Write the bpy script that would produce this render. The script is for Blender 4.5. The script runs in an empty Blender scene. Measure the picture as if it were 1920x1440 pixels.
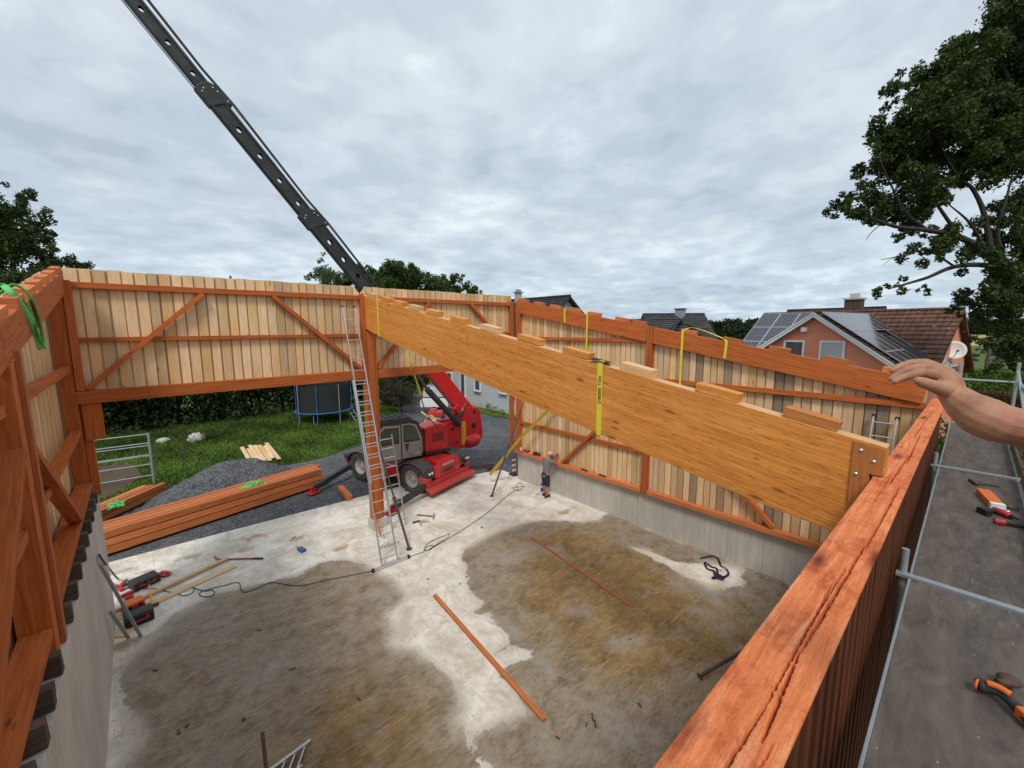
import bpy, math, random
import numpy as np
from mathutils import Vector, Matrix, noise
random.seed(7); RNG = np.random.default_rng(11)
S = bpy.context.scene; COL = S.collection; D = bpy.data
# ---------------------------------------------------------------- camera
F = 779.0; CAMZ = 6.2
_X = Vector((1830-960, 610-720, F)).normalized()
_Y = Vector((250-960, 618-720, F)); _Y = (_Y - _X*_X.dot(_Y)).normalized()
_Z = -_X.cross(_Y) if _X.cross(_Y).y > 0 else _X.cross(_Y)
RW = Matrix((_X, _Y, _Z))                      # camera (x right, y down, z forward) -> world
cam = D.objects.new("camera", D.cameras.new("camera")); COL.objects.link(cam); S.camera = cam
r_, u_, b_ = RW @ Vector((1,0,0)), RW @ Vector((0,-1,0)), RW @ Vector((0,0,-1))
cam.matrix_world = Matrix.Translation((0,0,CAMZ)) @ Matrix((r_, u_, b_)).transposed().to_4x4()
cam.data.sensor_width = 36; cam.data.lens = 36*F/1920; cam.data.clip_start = .05; cam.data.clip_end = 4000
def W(u, v, d):  return RW @ Vector(((u-960)*d/F, (v-720)*d/F, d)) + Vector((0,0,CAMZ))
def OZ(u, v, z=0.):
    r = RW @ Vector((u-960, v-720, F)); return r*((z-CAMZ)/r.z) + Vector((0,0,CAMZ))
def OY(u, v, y):
    r = RW @ Vector((u-960, v-720, F)); return r*(y/r.y) + Vector((0,0,CAMZ))
def OX(u, v, x):
    r = RW @ Vector((u-960, v-720, F)); return r*(x/r.x) + Vector((0,0,CAMZ))
# ---------------------------------------------------------------- sky, sun, exposure
SUN_EL, SUN_AZ = math.radians(52), math.radians(222)      # azimuth measured from +x, counter-clockwise
w = D.worlds.new("World"); S.world = w; w.use_nodes = True
nt = w.node_tree; nt.nodes.clear()
def NW(t, **k):
    n = nt.nodes.new(t)
    for a, b in k.items(): setattr(n, a, b)
    return n
sky = NW('ShaderNodeTexSky', sky_type='NISHITA', sun_disc=False); sky.sun_elevation = SUN_EL
sky.sun_rotation = math.pi/2 - SUN_AZ; sky.air_density = 1.2; sky.dust_density = 1.5
geo = NW('ShaderNodeTexCoord'); sep = NW('ShaderNodeSeparateXYZ'); nt.links.new(geo.outputs['Generated'], sep.inputs[0])
def M_(op, a, b=None, nt=nt):
    n = nt.nodes.new('ShaderNodeMath'); n.operation = op
    for i, x in enumerate((a, b)):
        if x is None: continue
        if isinstance(x, (int, float)): n.inputs[i].default_value = x
        else: nt.links.new(x, n.inputs[i])
    return n.outputs[0]
den = M_('ADD', M_('MAXIMUM', sep.outputs[2], 0.0), .17)
cmb = NW('ShaderNodeCombineXYZ')
nt.links.new(M_('DIVIDE', sep.outputs[0], den), cmb.inputs[0]); nt.links.new(M_('DIVIDE', sep.outputs[1], den), cmb.inputs[1])
def wn(scale, detail, rough, dist=0, off=0):
    mp = NW('ShaderNodeMapping'); mp.inputs[1].default_value = (off, off*.7, 0)
    nt.links.new(cmb.outputs[0], mp.inputs[0])
    n = NW('ShaderNodeTexNoise'); nt.links.new(mp.outputs[0], n.inputs['Vector'])
    n.inputs['Scale'].default_value = scale; n.inputs['Detail'].default_value = detail
    n.inputs['Roughness'].default_value = rough; n.inputs['Distortion'].default_value = dist
    return n.outputs['Fac']
def ramp(nt, fac, stops, interp='EASE'):
    n = nt.nodes.new('ShaderNodeValToRGB'); n.color_ramp.interpolation = interp
    while len(n.color_ramp.elements) < len(stops): n.color_ramp.elements.new(.5)
    for e, (p, c) in zip(n.color_ramp.elements, stops):
        e.position = p; e.color = (*c, 1) if len(c) == 3 else c
    nt.links.new(fac, n.inputs[0]); return n.outputs[0]
big = wn(.8, 5, .5, .2, 3.1); med = wn(2.8, 7, .5, .15, 8.4); fin = wn(6.5, 7, .55, .3, 2.2)
shade = M_('ADD', M_('ADD', M_('MULTIPLY', big, .36), M_('MULTIPLY', med, .40)), M_('MULTIPLY', fin, .24))
ccol = ramp(nt, shade, [(.36, (3.8,4.4,5.0)), (.45, (4.55,5.15,5.75)), (.54, (5.3,5.9,6.4)), (.64, (6.6,7.15,7.5))])
cov = ramp(nt, wn(.8, 6, .6, .5, 5.5), [(.36, (.80,)*3), (.52, (.96,)*3)])
# thinner, brighter band low over the horizon
hz = ramp(nt, sep.outputs[2], [(0.0, (1,1,1)), (.28, (0,0,0))])
mixc = NW('ShaderNodeMixRGB'); nt.links.new(hz, mixc.inputs[0]); nt.links.new(ccol, mixc.inputs[1])
ccol2 = ramp(nt, shade, [(.39, (3.2,4.1,5.0)), (.49, (4.1,5.05,5.95)), (.59, (5.8,6.6,7.25))]); nt.links.new(ccol2, mixc.inputs[2])
mx = NW('ShaderNodeMixRGB'); nt.links.new(cov, mx.inputs[0]); nt.links.new(sky.outputs[0], mx.inputs[1]); nt.links.new(mixc.outputs[0], mx.inputs[2])
bg = NW('ShaderNodeBackground'); bg.inputs[1].default_value = .10; nt.links.new(mx.outputs[0], bg.inputs[0])
wo = NW('ShaderNodeOutputWorld'); nt.links.new(bg.outputs[0], wo.inputs[0])
sl = D.lights.new("sun", 'SUN'); sl.energy = 1.5; sl.angle = math.radians(14); sl.color = (1, .95, .88)
so = D.objects.new("sun", sl); COL.objects.link(so)
so.rotation_euler = Vector((math.cos(SUN_AZ)*math.cos(SUN_EL), math.sin(SUN_AZ)*math.cos(SUN_EL), math.sin(SUN_EL))).to_track_quat('Z', 'Y').to_euler()
S.view_settings.view_transform = 'Standard'; S.view_settings.look = 'None'; S.view_settings.exposure = 0.42; S.view_settings.gamma = 1
# ---------------------------------------------------------------- mesh helper
class MB:
    def __init__(s): s.v=[]; s.f=[]; s.uv=[]; s.t=[]; s.g=[]; s.m=[]
    def face(s, idx, uvs, tone=0., gray=0., m=0):
        s.f.append(idx); s.uv.extend(uvs); s.t.append(tone); s.g.append(gray); s.m.append(m)
    def obox(s, c, ax, half, tone=None, gray=0., m=0, jit=0.):
        """box: centre, three axes, half sizes; grain runs along the longest"""
        c = Vector(c); ax = [Vector(a).normalized() for a in ax]
        tone = random.uniform(-1, 1) if tone is None else tone
        n = len(s.v); L = max(range(3), key=lambda i: half[i]); ou, ov = random.uniform(0, 90), random.uniform(0, 90)
        P = []
        for i in (-1, 1):
            for j in (-1, 1):
                for k in (-1, 1):
                    P.append((i*half[0], j*half[1], k*half[2]))
                    q = c + ax[0]*i*half[0] + ax[1]*j*half[1] + ax[2]*k*half[2]
                    if jit: q = q + Vector((random.uniform(-jit,jit), random.uniform(-jit,jit), random.uniform(-jit,jit)))
                    s.v.append(q)
        hand = ax[0].cross(ax[1]).dot(ax[2]) > 0
        for fi, k in (((0,1,3,2),0),((4,6,7,5),0),((0,4,5,1),1),((2,3,7,6),1),((0,2,6,4),2),((1,5,7,3),2)):
            if not hand: fi = fi[::-1]
            o = [a for a in range(3) if a != k]
            if L in o: ul, vl = L, [a for a in o if a != L][0]; e = 0
            else: ul, vl = o; e = 300
            s.face([n+i for i in fi], [(P[i][ul]+ou+e, P[i][vl]+ov+k*.37) for i in fi], tone, gray, m)
    def box(s, lo, hi, **k):
        lo, hi = Vector(lo), Vector(hi); h = (hi-lo)/2
        s.obox((lo+hi)/2, ((1,0,0),(0,1,0),(0,0,1)), [abs(x) for x in h], **k)
    def bar(s, a, b, w, h, up=(0,0,1), **k):
        a, b = Vector(a), Vector(b); d = (b-a); L = d.length; d.normalize()
        sd = d.cross(Vector(up)); sd = sd.normalized() if sd.length > 1e-4 else Vector((1,0,0))
        u = sd.cross(d).normalized()
        s.obox((a+b)/2, (d, sd, u), (L/2, w/2, h/2), **k)
    def tube(s, pts, r, n=8, closed=False, caps=True, tone=0., m=0, flat=1.):
        pts = [Vector(p) for p in pts]; R = r if isinstance(r, (list, tuple)) else [r]*len(pts)
        rings = []; up = None
        for i, p in enumerate(pts):
            if closed: t = pts[(i+1) % len(pts)] - pts[i-1]
            else: t = pts[min(i+1, len(pts)-1)] - pts[max(i-1, 0)]
            t.normalize()
            if up is None: up = Vector((0,0,1)) if abs(t.z) < .9 else Vector((1,0,0))
            sd = t.cross(up); sd.normalize(); up = sd.cross(t).normalized()
            ring = []
            for k in range(n):
                a = 2*math.pi*k/n; ring.append(len(s.v)); s.v.append(p + (sd*math.cos(a) + up*math.sin(a)*flat)*R[i])
            rings.append(ring)
        L = 0; m_ = len(pts) if closed else len(pts)-1
        for i in range(m_):
            a, b = rings[i], rings[(i+1) % len(pts)]; l2 = L + (pts[(i+1) % len(pts)]-pts[i]).length
            for k in range(n):
                k2 = (k+1) % n; c = 2*math.pi*R[i]/n
                s.face([a[k], a[k2], b[k2], b[k]], [(L, k*c), (L, (k+1)*c), (l2, (k+1)*c), (l2, k*c)], tone, 0, m)
            L = l2
        if caps and not closed:
            s.face(rings[0][::-1], [(0,0)]*n, tone, 0, m); s.face(rings[-1], [(0,0)]*n, tone, 0, m)
    def prism(s, poly, ext, tone=0., m=0, gray=0.):
        poly = [Vector(p) for p in poly]; ext = Vector(ext); n = len(s.v); k = len(poly)
        nrm = Vector((0,0,0))
        for i in range(k): nrm += poly[i].cross(poly[(i+1) % k])
        if nrm.dot(ext) > 0: poly = poly[::-1]
        nrm.normalize(); e1 = (poly[1]-poly[0]).normalized(); e2 = nrm.cross(e1)
        s.v += poly + [p+ext for p in poly]
        uv = [((p-poly[0]).dot(e1), (p-poly[0]).dot(e2)) for p in poly]
        s.face(list(range(n, n+k)), uv, tone, gray, m); s.face([n+k+i for i in range(k)][::-1], uv[::-1], tone, gray, m)
        for i in range(k):
            j = (i+1) % k; l = (poly[j]-poly[i]).length; t = ext.length
            s.face([n+i, n+k+i, n+k+j, n+j], [(0,0),(0,t),(l,t),(l,0)], tone, gray, m)
    def quad(s, pts, tone=0., m=0, gray=0., uvs=None):
        n = len(s.v); pts = [Vector(p) for p in pts]; s.v += pts
        e1 = (pts[1]-pts[0]).normalized(); nn = (pts[1]-pts[0]).cross(pts[2]-pts[0]); nn.normalize(); e2 = nn.cross(e1)
        s.face([n+i for i in range(len(pts))], uvs or [((p-pts[0]).dot(e1), (p-pts[0]).dot(e2)) for p in pts], tone, gray, m)
    def lathe(s, prof, c, ax=(0,0,1), n=20, tone=0., m=0, caps=True):
        c = Vector(c); ax = Vector(ax).normalized(); e = ax.orthogonal().normalized(); g = ax.cross(e)
        rings = []
        for r, z in prof:
            rings.append([len(s.v)+k for k in range(n)])
            for k in range(n):
                a = 2*math.pi*k/n; s.v.append(c + ax*z + (e*math.cos(a)+g*math.sin(a))*max(r, 1e-4))
        for i in range(len(prof)-1):
            for k in range(n):
                k2 = (k+1) % n
                s.face([rings[i][k], rings[i][k2], rings[i+1][k2], rings[i+1][k]], [(k/n, prof[i][1]), ((k+1)/n, prof[i][1]), ((k+1)/n, prof[i+1][1]), (k/n, prof[i+1][1])], tone, 0, m)
        if caps: s.face(rings[0][::-1], [(0,0)]*n, tone, 0, m); s.face(rings[-1], [(0,0)]*n, tone, 0, m)
    def ball(s, c, r, n=12, sc=(1,1,1), tone=0., m=0):
        c = Vector(c); k0 = len(s.v); rows = n//2
        for i in range(rows+1):
            th = math.pi*i/rows
            for k in range(n):
                a = 2*math.pi*k/n
                s.v.append(c + Vector((math.sin(th)*math.cos(a)*sc[0], math.sin(th)*math.sin(a)*sc[1], math.cos(th)*sc[2]))*r)
        for i in range(rows):
            for k in range(n):
                k2 = (k+1) % n
                s.face([k0+i*n+k, k0+(i+1)*n+k, k0+(i+1)*n+k2, k0+i*n+k2], [(0,0)]*4, tone, 0, m)
    def build(s, name, mats, parent=None, smooth=False, bevel=0.):
        me = D.meshes.new(name); me.from_pydata([tuple(v) for v in s.v], [], s.f)
        mats = mats if isinstance(mats, (list, tuple)) else [mats]
        for q in mats: me.materials.append(q)
        uvl = me.uv_layers.new(name="UVMap"); uvl.data.foreach_set('uv', np.array(s.uv, 'f').ravel())
        for nm, arr in (('tone', s.t), ('gray', s.g)):
            a = me.attributes.new(nm, 'FLOAT', 'FACE'); a.data.foreach_set('value', np.array(arr, 'f'))
        me.polygons.foreach_set('material_index', np.array(s.m, 'i'))
        if smooth: me.polygons.foreach_set('use_smooth', [True]*len(s.f))
        me.update()
        o = D.objects.new(name, me); COL.objects.link(o)
        if parent: o.parent = parent
        if bevel:
            b = o.modifiers.new('bevel', 'BEVEL'); b.width = bevel; b.segments = 2; b.limit_method = 'ANGLE'
        return o
def tag(o, label=None, cat=None, group=None, kind=None):
    if label: o['label'] = label
    if cat: o['category'] = cat
    if group: o['group'] = group
    if kind: o['kind'] = kind
    return o
def thing(name, label, cat, group=None):
    o = D.objects.new(name, None); COL.objects.link(o); o.empty_display_size = .2
    return tag(o, label, cat, group)
# ---------------------------------------------------------------- materials
class NM:
    def __init__(s, name, rough=.7, spec=.4, metal=0.):
        s.mat = D.materials.new(name); s.mat.use_nodes = True; s.nt = s.mat.node_tree
        s.b = s.nt.nodes['Principled BSDF']; s.b.inputs['Roughness'].default_value = rough
        s.b.inputs['Metallic'].default_value = metal; s.b.inputs['Specular IOR Level'].default_value = spec
    def n(s, t, **k):
        x = s.nt.nodes.new(t)
        for a, b in k.items():
            if a in x.inputs.keys(): x.inputs[a].default_value = b
            else: setattr(x, a, b)
        return x
    def l(s, a, b): s.nt.links.new(a, b)
    def m(s, op, a, b=None): return M_(op, a, b, s.nt)
    def map(s, src, scale, rot=(0,0,0)):
        t = s.n('ShaderNodeTexCoord'); mp = s.n('ShaderNodeMapping'); s.l(t.outputs[src], mp.inputs[0])
        mp.inputs['Scale'].default_value = scale; mp.inputs['Rotation'].default_value = rot; return mp.outputs[0]
    def noise(s, vec, scale, detail=5, rough=.55, dist=0.):
        x = s.n('ShaderNodeTexNoise', Scale=scale, Detail=detail, Roughness=rough, Distortion=dist); s.l(vec, x.inputs['Vector']); return x.outputs['Fac']
    def vor(s, vec, scale, feature='F1', rnd=1.):
        x = s.n('ShaderNodeTexVoronoi', Scale=scale, Randomness=rnd); x.feature = feature; s.l(vec, x.inputs['Vector']); return x
    def ramp(s, fac, stops, interp='LINEAR'): return ramp(s.nt, fac, stops, interp)
    def mix(s, fac, a, b, mode='MIX'):
        x = s.n('ShaderNodeMixRGB'); x.blend_type = mode
        for i, q in enumerate((fac, a, b)):
            if isinstance(q, (int, float)): x.inputs[i].default_value = q if i == 0 else (q, q, q, 1)
            elif isinstance(q, tuple): x.inputs[i].default_value = (*q, 1)
            else: s.l(q, x.inputs[i])
        return x.outputs[0]
    def attr(s, nm): return s.n('ShaderNodeAttribute', attribute_name=nm).outputs['Fac']
    def col(s, c):
        if isinstance(c, tuple): s.b.inputs['Base Color'].default_value = (*c, 1)
        else: s.l(c, s.b.inputs['Base Color'])
    def rough(s, r): s.l(r, s.b.inputs['Roughness'])
    def bump(s, h, strength=.3, dist=.01):
        x = s.n('ShaderNodeBump', Strength=strength, Distance=dist); s.l(h, x.inputs['Height']); s.l(x.outputs[0], s.b.inputs['Normal'])
def wood(name, light, dark, knot=(.10,.04,.015), grain=1., knots=.5, rough=.72, tonevar=.25, hue2=None, gray=(.23,.19,.15), dirt=.0, dirtcol=(.06,.03,.02), bump=.35, lam=0.):
    m = NM(name, rough, .3)
    g1 = m.noise(m.map('UV', (1.3*grain, 26*grain, 1)), 1.0, 6, .6, .6)
    g2 = m.noise(m.map('UV', (3*grain, 110*grain, 1)), 1.0, 3, .5)
    base = m.mix(m.ramp(g1, [(.3, (0,)*3), (.72, (1,)*3)]), dark, light)
    if hue2: base = m.mix(m.ramp(m.noise(m.map('UV', (.6, 2.2, 1)), 1.0, 3), [(.42, (0,)*3), (.62, (1,)*3)]), base, hue2)
    base = m.mix(.28, base, m.ramp(g2, [(.3, (.45,)*3), (.7, (1.35,)*3)]), 'MULTIPLY')
    if lam:   # laminated layers with short finger-jointed lengths, each its own shade
        br = m.n('ShaderNodeTexBrick'); m.l(m.map('UV', (1, 1, 1)), br.inputs['Vector'])
        br.inputs['Scale'].default_value = 1; br.inputs['Brick Width'].default_value = 3.4; br.inputs['Row Height'].default_value = lam
        br.inputs['Mortar Size'].default_value = .0016; br.inputs['Mortar Smooth'].default_value = .5; br.inputs['Bias'].default_value = 0
        br.inputs['Color1'].default_value = (.80,.74,.66,1); br.inputs['Color2'].default_value = (1.14,1.12,1.08,1); br.inputs['Mortar'].default_value = (.62,.5,.4,1)
        base = m.mix(.62, base, br.outputs['Color'], 'MULTIPLY')
        base = m.mix(m.ramp(m.noise(m.map('UV', (5, 42, 1)), 1.0, 4, .6), [(.57, (0,)*3), (.66, (.85,)*3)]), base, (.30,.10,.018))
        base = m.mix(m.ramp(m.noise(m.map('UV', (.35, .9, 1)), 1.0, 4), [(.5, (0,)*3), (.75, (.3,)*3)]), base, (.95,.50,.14))
    t = m.attr('tone')
    base = m.mix(1., base, m.ramp(m.m('ADD', m.m('MULTIPLY', t, .5), .5), [(0, (1-tonevar, 1-tonevar*1.05, 1-tonevar*1.15)), (1, (1+tonevar*.55,)*3)]), 'MULTIPLY')
    if knots:
        v = m.vor(m.map('UV', (1.5, 6.0, 1)), 1.0)
        k = m.ramp(v.outputs['Distance'], [(.06*knots+.03, (1,)*3), (.12*knots+.07, (0,)*3)])
        sel = m.ramp(m.n('ShaderNodeSeparateColor').outputs[0], [(0,(0,)*3),(1,(1,)*3)])
        sc = m.n('ShaderNodeSeparateColor'); m.l(v.outputs['Color'], sc.inputs[0])
        k = m.m('MULTIPLY', k, m.m('LESS_THAN', sc.outputs[0], .42*knots+.12))
        base = m.mix(m.m('MULTIPLY', k, .75), base, knot)
    if dirt: base = m.mix(m.ramp(m.noise(m.map('UV', (1.2, 5, 1)), 1.3, 8, .7, 1.2), [(.56, (0,)*3), (.70, (dirt,)*3)]), base, dirtcol)
    gy = m.attr('gray'); gcol = m.mix(g1, (gray[0]*.55, gray[1]*.55, gray[2]*.55), gray)
    base = m.mix(gy, base, gcol); m.col(base)
    m.bump(m.m('ADD', m.m('MULTIPLY', g1, .5), m.m('MULTIPLY', g2, .6)), bump, .004)
    return m.mat
M = {}
M['red'] = wood('red_stained_timber', (.62,.180,.040), (.38,.082,.017), (.07,.018,.008), knots=.45, tonevar=.16, dirt=.35, dirtcol=(.12,.03,.013))
M['beam'] = wood('rough_sawn_red_timber', (.74,.27,.125), (.56,.155,.060), (.10,.025,.012), grain=.9, knots=.8, tonevar=.1, dirt=.65, dirtcol=(.20,.042,.02), bump=.9)
m = NM('rough_sawn_red_timber', .8, .25); U1 = m.map('UV', (1,1,1))
g1 = m.noise(m.map('UV', (1.6,34,1)), 1.0, 8, .7, .8); g2 = m.noise(m.map('UV', (16,230,1)), 1.0, 4, .65); g3 = m.noise(m.map('UV', (3.2,4.5,1)), 1.0, 9, .72, .9)
c_ = m.mix(m.ramp(g1, [(.30, (0,)*3), (.68, (1,)*3)]), (.56,.135,.042), (.82,.275,.105))
c_ = m.mix(m.ramp(g3, [(.50, (0,)*3), (.60, (.55,)*3), (.72, (.85,)*3)]), c_, (.40,.070,.026))
c_ = m.mix(m.ramp(m.noise(m.map('UV', (1.1,14,1)), 1.4, 6, .6, .5), [(.55, (0,)*3), (.68, (.5,)*3)]), c_, (.90,.42,.22))
c_ = m.mix(.6, c_, m.ramp(g2, [(.28, (.55,)*3), (.55, (1.0,)*3), (.75, (1.3,)*3)]), 'MULTIPLY')
kv = m.vor(m.map('UV', (1.15,5.2,1)), 1.0); ks = m.n('ShaderNodeSeparateColor'); m.l(kv.outputs['Color'], ks.inputs[0]); kd = m.m('ADD', kv.outputs['Distance'], m.m('MULTIPLY', g1, .10))
km = m.m('MULTIPLY', m.ramp(kd, [(.11, (1,)*3), (.20, (.35,)*3), (.30, (0,)*3)]), m.m('LESS_THAN', ks.outputs[0], .5)); c_ = m.mix(km, c_, (.17,.035,.018))
m.col(c_); m.bump(m.m('ADD', m.m('MULTIPLY', g1, .7), m.m('ADD', m.m('MULTIPLY', g2, .6), m.m('MULTIPLY', km, -.5))), .9, .004); M['beam'] = m.mat
M['stack'] = wood('fresh_orange_timber', (.72,.255,.088), (.47,.125,.036), (.10,.03,.012), knots=.5, tonevar=.28)
M['plank'] = wood('raw_spruce_boards', (.86,.65,.42), (.74,.50,.28), (.22,.10,.04), grain=.9, knots=.62, tonevar=.24, hue2=(.76,.49,.22), dirt=.3, dirtcol=(.40,.27,.15))
M['glulam'] = wood('laminated_honey_timber', (.88,.375,.085), (.62,.225,.040), (.16,.05,.014), grain=1.1, knots=.7, tonevar=.05, lam=.042, rough=.55)
M['glulam_top'] = wood('planed_spruce', (.78,.50,.27), (.62,.34,.15), grain=.8, knots=.3)
M['dark_boards'] = wood('dark_stained_boards', (.22,.066,.022), (.10,.028,.010), (.02,.007,.004), knots=.4, tonevar=.3)
M['brownboard'] = wood('brown_board', (.56,.22,.06), (.38,.13,.035), knots=.4, tonevar=.2)
M['oldwood'] = wood('weathered_offcuts', (.16,.12,.085), (.07,.05,.035), knots=.3, tonevar=.3)
def plain(name, c, rough=.5, metal=0., spec=.5, var=.0, sc=6., dirt=None, dirt_amt=.5, dsc=3., coat=0.):
    m = NM(name, rough, spec, metal)
    if var or dirt:
        n = m.noise(m.map('Object', (1,1,1)), sc, 6, .6)
        b = m.mix(n, tuple(x*(1-var) for x in c), tuple(min(1, x*(1+var)) for x in c))
        if dirt:
            d = m.noise(m.map('Object', (1,1,1.3)), dsc, 8, .68, .4)
            b = m.mix(m.ramp(d, [(.45, (0,)*3), (.68, (dirt_amt,)*3)]), b, dirt)
            m.rough(m.m('ADD', m.m('MULTIPLY', d, .35), rough-.1))
        m.col(b)
    else: m.col(c)
    if coat: m.b.inputs['Coat Weight'].default_value = coat
    return m.mat
M['alu'] = plain('aluminium', (.62,.63,.64), .38, .85, var=.12, sc=30)
M['galv'] = plain('galvanised_steel', (.40,.43,.45), .5, .6, var=.22, sc=22, dirt=(.25,.24,.22), dirt_amt=.5)
M['brownsteel'] = plain('rusty_prop_steel', (.11,.065,.045), .7, .3, var=.3, sc=15)
M['machred'] = plain('red_machine_paint', (.66,.010,.016), .32, 0, var=.06, sc=3, dirt=(.20,.075,.06), dirt_amt=.35, dsc=2.2, coat=.3)
M['machredd'] = plain('scuffed_red_paint', (.50,.025,.022), .5, 0, var=.15, sc=8, dirt=(.22,.10,.08), dirt_amt=.7, dsc=6)
M['machgrey'] = plain('grey_door_paint', (.33,.31,.29), .4, 0, var=.04, dirt=(.22,.19,.16), dirt_amt=.4)
M['blackpl'] = plain('black_plastic', (.028,.028,.03), .55, 0, var=.3, sc=10, dirt=(.10,.09,.08), dirt_amt=.5)
M['fender'] = plain('dusty_black_plastic', (.055,.054,.055), .7, 0, var=.3, sc=10, dirt=(.15,.13,.12), dirt_amt=.6)
M['tyre'] = plain('dusty_rubber', (.035,.034,.033), .9, 0, var=.3, sc=14, dirt=(.13,.115,.10), dirt_amt=.7)
M['rim'] = plain('wheel_rim_paint', (.42,.38,.33), .55, .1, var=.1, dirt=(.2,.16,.12), dirt_amt=.6)
M['boomblack'] = plain('black_boom_steel', (.030,.032,.034), .42, .2, var=.35, sc=4, dirt=(.09,.09,.085), dirt_amt=.5, dsc=2)
M['chrome'] = plain('chrome_rod', (.7,.7,.7), .15, 1)
M['yellow'] = plain('yellow_paint', (.75,.36,.01), .5, 0, var=.08)
M['blue'] = plain('blue_paint', (.03,.10,.32), .5)
M['trampblue'] = plain('trampoline_blue', (.03,.12,.36), .6, var=.1)
M['white'] = plain('white_paint', (.78,.78,.76), .5, var=.04)
M['black'] = plain('black_matt', (.015,.015,.016), .7)
M['toolred'] = plain('tool_red', (.45,.02,.03), .45, var=.1)
M['toolorange'] = plain('tool_orange', (.75,.16,.02), .5, var=.1)
M['rubbercable'] = plain('cable_rubber', (.05,.048,.045), .7)
M['lens'] = plain('lamp_lens', (.75,.75,.72), .15, .2)
def glassmat(name, c=(.05,.07,.07)):
    m = NM(name, .06, .8); m.col(m.mix(m.noise(m.map('Object', (1,1,1)), 2.5, 4), c, tuple(x*2.2 for x in c))); return m.mat
M['glass'] = glassmat('window_glass'); M['cabglass'] = glassmat('tinted_cab_glass', (.03,.05,.04))
def strapmat(name, c, c2):
    m = NM(name, .75, .2); w_ = m.n('ShaderNodeTexWave', Scale=60.); m.l(m.map('UV', (1,1,1)), w_.inputs[0])
    m.col(m.mix(m.m('MULTIPLY', w_.outputs['Fac'], m.noise(m.map('UV', (3,3,3)), 4, 4)), c, c2)); return m.mat
M['ystrap'] = strapmat('yellow_webbing', (.80,.68,.06), (.60,.50,.05)); M['gstrap'] = strapmat('green_webbing', (.16,.62,.20), (.10,.40,.12))
M['pstrap'] = strapmat('purple_webbing', (.045,.022,.05), (.02,.01,.025)); M['ostrap'] = strapmat('olive_webbing', (.42,.33,.03), (.26,.2,.02))
def concrete(name, c, c2, streak=.4, sc=1.):
    m = NM(name, .85, .25)
    n1 = m.noise(m.map('Object', (1,1,.5)), 1.4*sc, 8, .62, .5); n2 = m.noise(m.map('Object', (3,3,3)), 9, 5, .6)
    b = m.mix(m.ramp(n1, [(.3, (0,)*3), (.7, (1,)*3)]), c2, c)
    b = m.mix(streak, b, m.ramp(m.noise(m.map('Object', (5,5,.35)), 2.2, 6, .6), [(.35, (.62,.60,.56)), (.6, (1.08,)*3)]), 'MULTIPLY')
    b = m.mix(.5, b, m.ramp(n2, [(.3, (.8,)*3), (.7, (1.12,)*3)]), 'MULTIPLY')
    v = m.vor(m.map('Object', (1,1,1)), 7.); b = m.mix(m.ramp(v.outputs['Distance'], [(.03, (.8,)*3), (.07, (0,)*3)]), b, (.13,.12,.11))
    m.col(b); m.bump(n2, .25, .01); return m.mat
M['conc'] = concrete('cast_concrete', (.60,.58,.52), (.44,.42,.37), .3)
M['concL'] = concrete('formwork_concrete', (.68,.65,.58), (.50,.475,.425), .25, .8)
# ================================================================ ground, yard, lawn, floor
def sdf(px, py, polys):
    """signed distance (positive inside) to a set of polygons"""
    out = np.full(px.shape, -9.)
    for poly in polys:
        P = np.array([(p.x, p.y) for p in poly]); d = np.full(px.shape, 1e9); ins = np.zeros(px.shape, bool)
        for i in range(len(P)):
            a, b = P[i], P[(i+1) % len(P)]; e = b-a; L2 = max(e@e, 1e-9)
            t = np.clip(((px-a[0])*e[0]+(py-a[1])*e[1])/L2, 0, 1)
            d = np.minimum(d, np.hypot(px-a[0]-t*e[0], py-a[1]-t*e[1]))
            c = ((a[1] > py) != (b[1] > py)) & (px < (b[0]-a[0])*(py-a[1])/((b[1]-a[1]) or 1e-9)+a[0]); ins ^= c
        out = np.maximum(out, np.where(ins, d, -d))
    return out
def pz(*uv): return [OZ(u, v, 0) for u, v in uv]
FX0, FX1, FY0 = -1.9, 11.45, .28
def fy1(x): return 15.03 - .045*(x+1) - max(0, x-7.3)*.25
nx, ny = 150, 190
XS = np.linspace(FX0, FX1, nx); verts = []
for j in range(ny):
    for i in range(nx):
        x = XS[i]; verts.append((x, FY0 + (fy1(x)-FY0)*j/(ny-1), 0))
V_ = np.array(verts)
fc = [(j*nx+i, j*nx+i+1, (j+1)*nx+i+1, (j+1)*nx+i) for j in range(ny-1) for i in range(nx-1)]
# skirts so that the slab is a real step above the yard
nb = len(verts); ext = []
for i in range(nx): ext.append((XS[i], fy1(XS[i]), -.16))
verts += ext
fc += [((ny-1)*nx+i, (ny-1)*nx+i+1, nb+i+1, nb+i) for i in range(nx-1)]
me = D.meshes.new('concrete_floor'); me.from_pydata(verts, [], fc)
wetL = pz((223,1262),(262,1215),(330,1152),(400,1112),(480,1097),(560,1080),(600,1058),(640,1048),(684,1055),(710,1076),(740,1090),(762,1117),(745,1135),(725,1155),(740,1185),(729,1211),(777,1222),(815,1249),(849,1279),(867,1324),(856,1346),(871,1387),(886,1421),(893,1470),(900,1700),(300,2000),(225,1450),(262,1388),(250,1340),(232,1310))
wetR = pz((1150,958),(1122,975),(1085,979),(1029,975),(991,979),(954,990),(915,1004),(870,1030),(871,1050),(875,1076),(882,1110),(907,1132),(886,1149),(916,1149),(939,1170),(957,1198),(940,1216),(929,1226),(965,1213),(1002,1219),(1004,1237),(960,1246),(945,1262),(972,1300),(984,1335),(931,1361),(892,1384),(900,1410),(940,1445),(960,1700),(2600,1900),(1700,1240),(1474,1089),(1200,985))
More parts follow.
